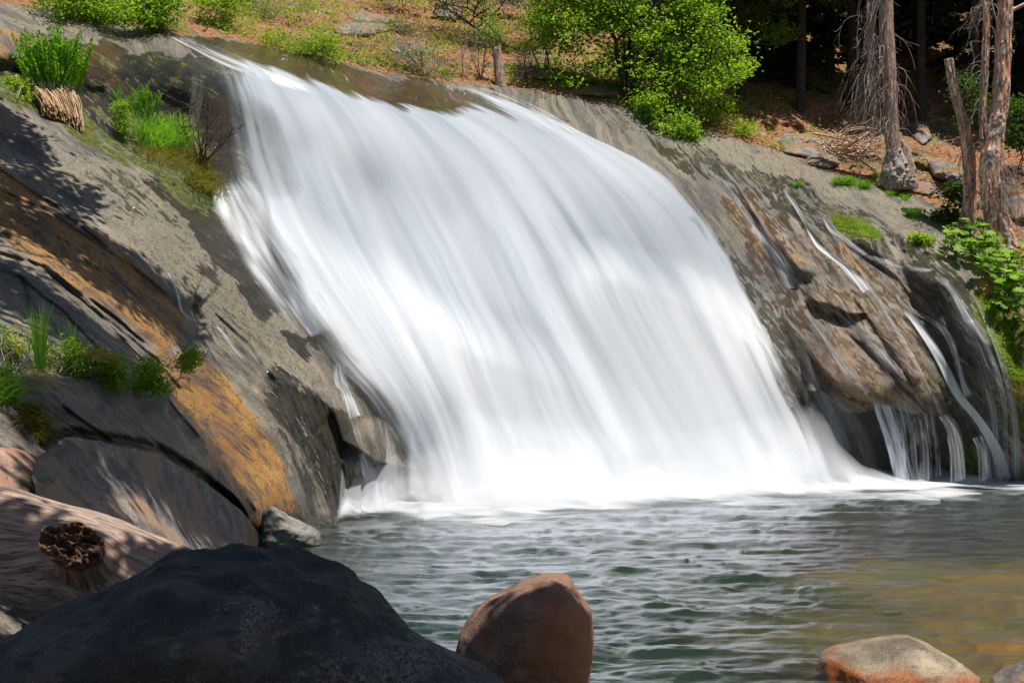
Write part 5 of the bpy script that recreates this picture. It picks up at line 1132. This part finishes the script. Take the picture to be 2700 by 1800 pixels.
grass('moss_mat', [(2190,565),(2260,575),(2320,610),(2330,632),(2270,622),(2210,606)], 2200, .09, .014, 'bright moss mat under the dark overhang of the pale slab', 'moss', LIME, None, 30, (0, -.4, .8), .6, .5)
grass('moss_mat', [(2570,760),(2620,800),(2680,900),(2700,1000),(2660,1010),(2625,930),(2590,850)], 3000, .09, .016, 'vivid green moss strip beside the right hand trickles', 'moss', LIME, None, 31, (0, -.5, .7), .6, .5)
grass('grass_clump', [(2660,1005),(2700,990),(2720,1050),(2680,1060)], 300, .3, .012, 'olive grass fringe below the moss strip', 'grass', SEDGE, None, 32, (0, -.6, -.2), .4, .8)
shrub('leafy_plant', [(2400,630),(2412,616),(2440,612),(2458,628),(2450,642),(2412,644)], (2430, 642), 'round low leafy clump on the pale slab edge', 'plant', LIME, 40, 22, .10, .3, None, 33, TWIG, .10, .6, 1.4, 4, .01)

# umbrella plants: round lobed leaves on upright stalks
def umbrella_leaf(c, nrm, R_, r):
    k = 28; a = np.linspace(0, 2 * math.pi, k, endpoint=False) + r.uniform(0, 6); rad = R_ * (.52 + .48 * np.abs(np.cos(a * 3.5)))
    A = np.cross(nrm, [.3, .9, .1]); A /= np.linalg.norm(A); B = np.cross(nrm, A)
    rim = c + (np.cos(a) * rad)[:, None] * A + (np.sin(a) * rad)[:, None] * B + nrm * (.10 * R_ + .05 * R_ * np.cos(a * 9))[:, None]
    md = c + (np.cos(a) * rad * .55)[:, None] * A + (np.sin(a) * rad * .55)[:, None] * B + nrm * (.05 * R_)
    V = np.concatenate([rim, md, c[None] - nrm * .03 * R_]); i = np.arange(k); j = (i + 1) % k
    return V, np.stack([i, j, k + j, k + i], 1), np.stack([k + i, k + j, 0 * i + 2 * k], 1)
up_spots = [(2495,628,3),(2530,612,4),(2562,600,4),(2590,622,5),(2612,640,4),(2580,650,4),(2640,672,5),(2600,690,4),(2665,700,5),(2630,715,4),(2690,690,4),(2660,745,5),(2695,740,4),(2680,790,4),(2640,770,3),(2705,830,3),(2520,640,3),(2555,630,3)]
words = ['leftmost', 'large', 'upper', 'broad', 'crowded', 'shaded', 'tall', 'low', 'glossy', 'spreading', 'rightmost upper', 'big lobed', 'pale', 'lower', 'drooping', 'lowest', 'little', 'squat']
where = ['by the rotten wood chunk', 'below the slim snag', 'in front of the slim snag', 'at the foot of the forked trunk', 'against the forked trunk', 'below the forked trunk', 'right of the forked trunk', 'above the rust red slab edge', 'under the forked trunk roots', 'above the moss strip', 'at the right picture edge', 'over the moss strip', 'right of the moss strip', 'beside the wet right wall', 'at the top of the moss strip', 'in the lower right of the patch', 'close to the pale slab', 'between the snag and the pale slab']
for k, (px, py, nl) in enumerate(up_spots):
    r = np.random.default_rng(800 + k); f = SP(px, py + 34, .05); o = empty('umbrella_plant', tuple(f), f'{words[k]} umbrella plant {where[k]}', 'plant', 'umbrella plants on the right bank'); ls = []; rs = []; Vs, F4, F3, n = [], [], [], 0
    for j in range(nl * 2 + 5):
        c = P3(px + r.normal() * 18, py + r.normal() * 17, f[1] - .25 - .3 * r.uniform()); nn = np.array([r.normal() * .35, -.55 + r.normal() * .3, 1]); nn /= np.linalg.norm(nn)
        V, a4, a3 = umbrella_leaf(c, nn, r.uniform(.09, .19), r); Vs.append(V); F4.append(a4 + n); F3.append(a3 + n); n += len(V); ls.append(curve(f + r.normal(size=3) * .05, c, 0, .05, 6, r)); rs.append(np.full(6, .010))
    V, Fc, tt = tubes(ls, rs, 5); mesh('stalks', V, Fc, GRASSM, o, attrs={'tint': .2 + 0 * tt}); V = np.concatenate(Vs); mesh('leaves', V, [np.concatenate(F4), np.concatenate(F3)], GREEN, o, False, {'tint': np.repeat(r.uniform(.1, .8, nl * 2 + 5), 57)})


# ---- unseen trees outside the picture, crowns shaped to shade the left slab, the log and the boulders
def shade_tree(name, foot, crown_pts, label, seed, leaf=.22, per=22, spread=.22):
    r = np.random.default_rng(seed); f = np.array(foot, float); o = empty(name, tuple(f), label, 'tree'); c = np.asarray(crown_pts); mid = c.mean(0)
    top = np.array([f[0] * .55 + mid[0] * .45, f[1] * .55 + mid[1] * .45, mid[2]]); ax_ = curve(f - [0, 0, 1], top, -.02, .01, 14, r)
    ls, rs = [ax_], [np.linspace(.42, .12, 14)]; lp = [ax_[7:]]
    for k in r.choice(len(c), min(22, len(c)), replace=False):
        q = curve(ax_[r.integers(8, 14)], c[k], -.06, .03, 9, r); ls.append(q); rs.append(np.linspace(.10, .02, 9)); lp.append(q[2:])
    lp = np.concatenate(lp)
    for p in c[:400]:
        k = np.argmin(((lp - p) ** 2).sum(1)); ls.append(curve(lp[k], p, -.03, .05, 5, r)); rs.append(np.linspace(.02, .006, 5))
    V, Fc, tt = tubes(ls, rs, 7); mesh('trunk', V, Fc, DBARK, o)
    i = np.repeat(np.arange(len(c)), per); V, Fc, ti = leafmesh(c[i] + r.normal(size=(len(i), 3)) * spread, leaf, seed, .8, 1.8); mesh('crown', V, Fc, DARKG, o, False, {'tint': ti})
r = np.random.default_rng(501)
def shade_pts(polys, h0, h1):
    out = []
    for poly, n, Y in polys:
        p = poly_points(poly, n, r); b = P3(p[:, 0], p[:, 1], Y) if Y else SP(p[:, 0], p[:, 1]); t = (r.uniform(h0, h1, n) - b[:, 2]) / SUN[2]; out.append(b + SUN[None] * t[:, None])
    return np.concatenate(out)
near_pts = shade_pts([([(-150,1720),(0,1680),(240,1560),(430,1465),(680,1425),(900,1450),(1100,1570),(1400,1770),(1400,1950),(-150,1950)], 1000, 9.3), ([(440,1400),(600,1440),(560,1520),(470,1480)], 44, 12.2), ([(-100,1385),(140,1400),(130,1440),(-80,1440)], 9, 12.1), ([(80,1545),(220,1540),(200,1600)], 8, 12.0)], 8.5, 12.0)
r2_ = r.uniform((-.42, 10.85, .15), (.52, 11.42, .75), (110, 3)); near_pts = np.concatenate([near_pts, r2_ + SUN[None] * ((r.uniform(8.5, 12, 110) - r2_[:, 2]) / SUN[2])[:, None]])
bb = r.uniform((-3.9, 7.9, 1.2), (.15, 10.9, 1.6), (340, 3)); near_pts = np.concatenate([near_pts, bb + SUN[None] * ((r.uniform(8.5, 12, 340) - bb[:, 2]) / SUN[2])[:, None]])
shade_tree('shade_tree', (-6.5, 4.0, .4), near_pts, 'spreading unseen tree outside the picture, crown shaped to shade the dark boulder and the log', 502)
slab_pts = shade_pts([([(60,1000),(250,990),(430,1010),(560,1180),(640,1300),(600,1340),(420,1200),(250,1150),(110,1160)], 480, None), ([(230,1160),(420,1190),(640,1340),(690,1440),(560,1440),(440,1400),(420,1280),(260,1250)], 240, None), ([(110,1240),(230,1250),(240,1360),(330,1440),(180,1440),(110,1340)], 70, None),
                      ([(-60,290),(60,310),(120,420),(60,440),(-60,400)], 60, None), ([(-60,470),(100,430),(260,530),(220,570),(110,520),(40,560),(-60,640)], 80, None), ([(60,600),(160,560),(300,640),(430,740),(530,840),(500,890),(340,800),(220,720)], 150, None),
                      ([(-60,700),(60,700),(210,830),(340,920),(300,950),(160,880),(40,800),(-60,790)], 110, None)], 15.0, 19.0)
shade_tree('shade_tree', (-14.5, 19.0, 3.0), slab_pts, 'tall unseen tree outside the left edge, crown shaped to dapple the grey slab', 503, .26, 20, .24)
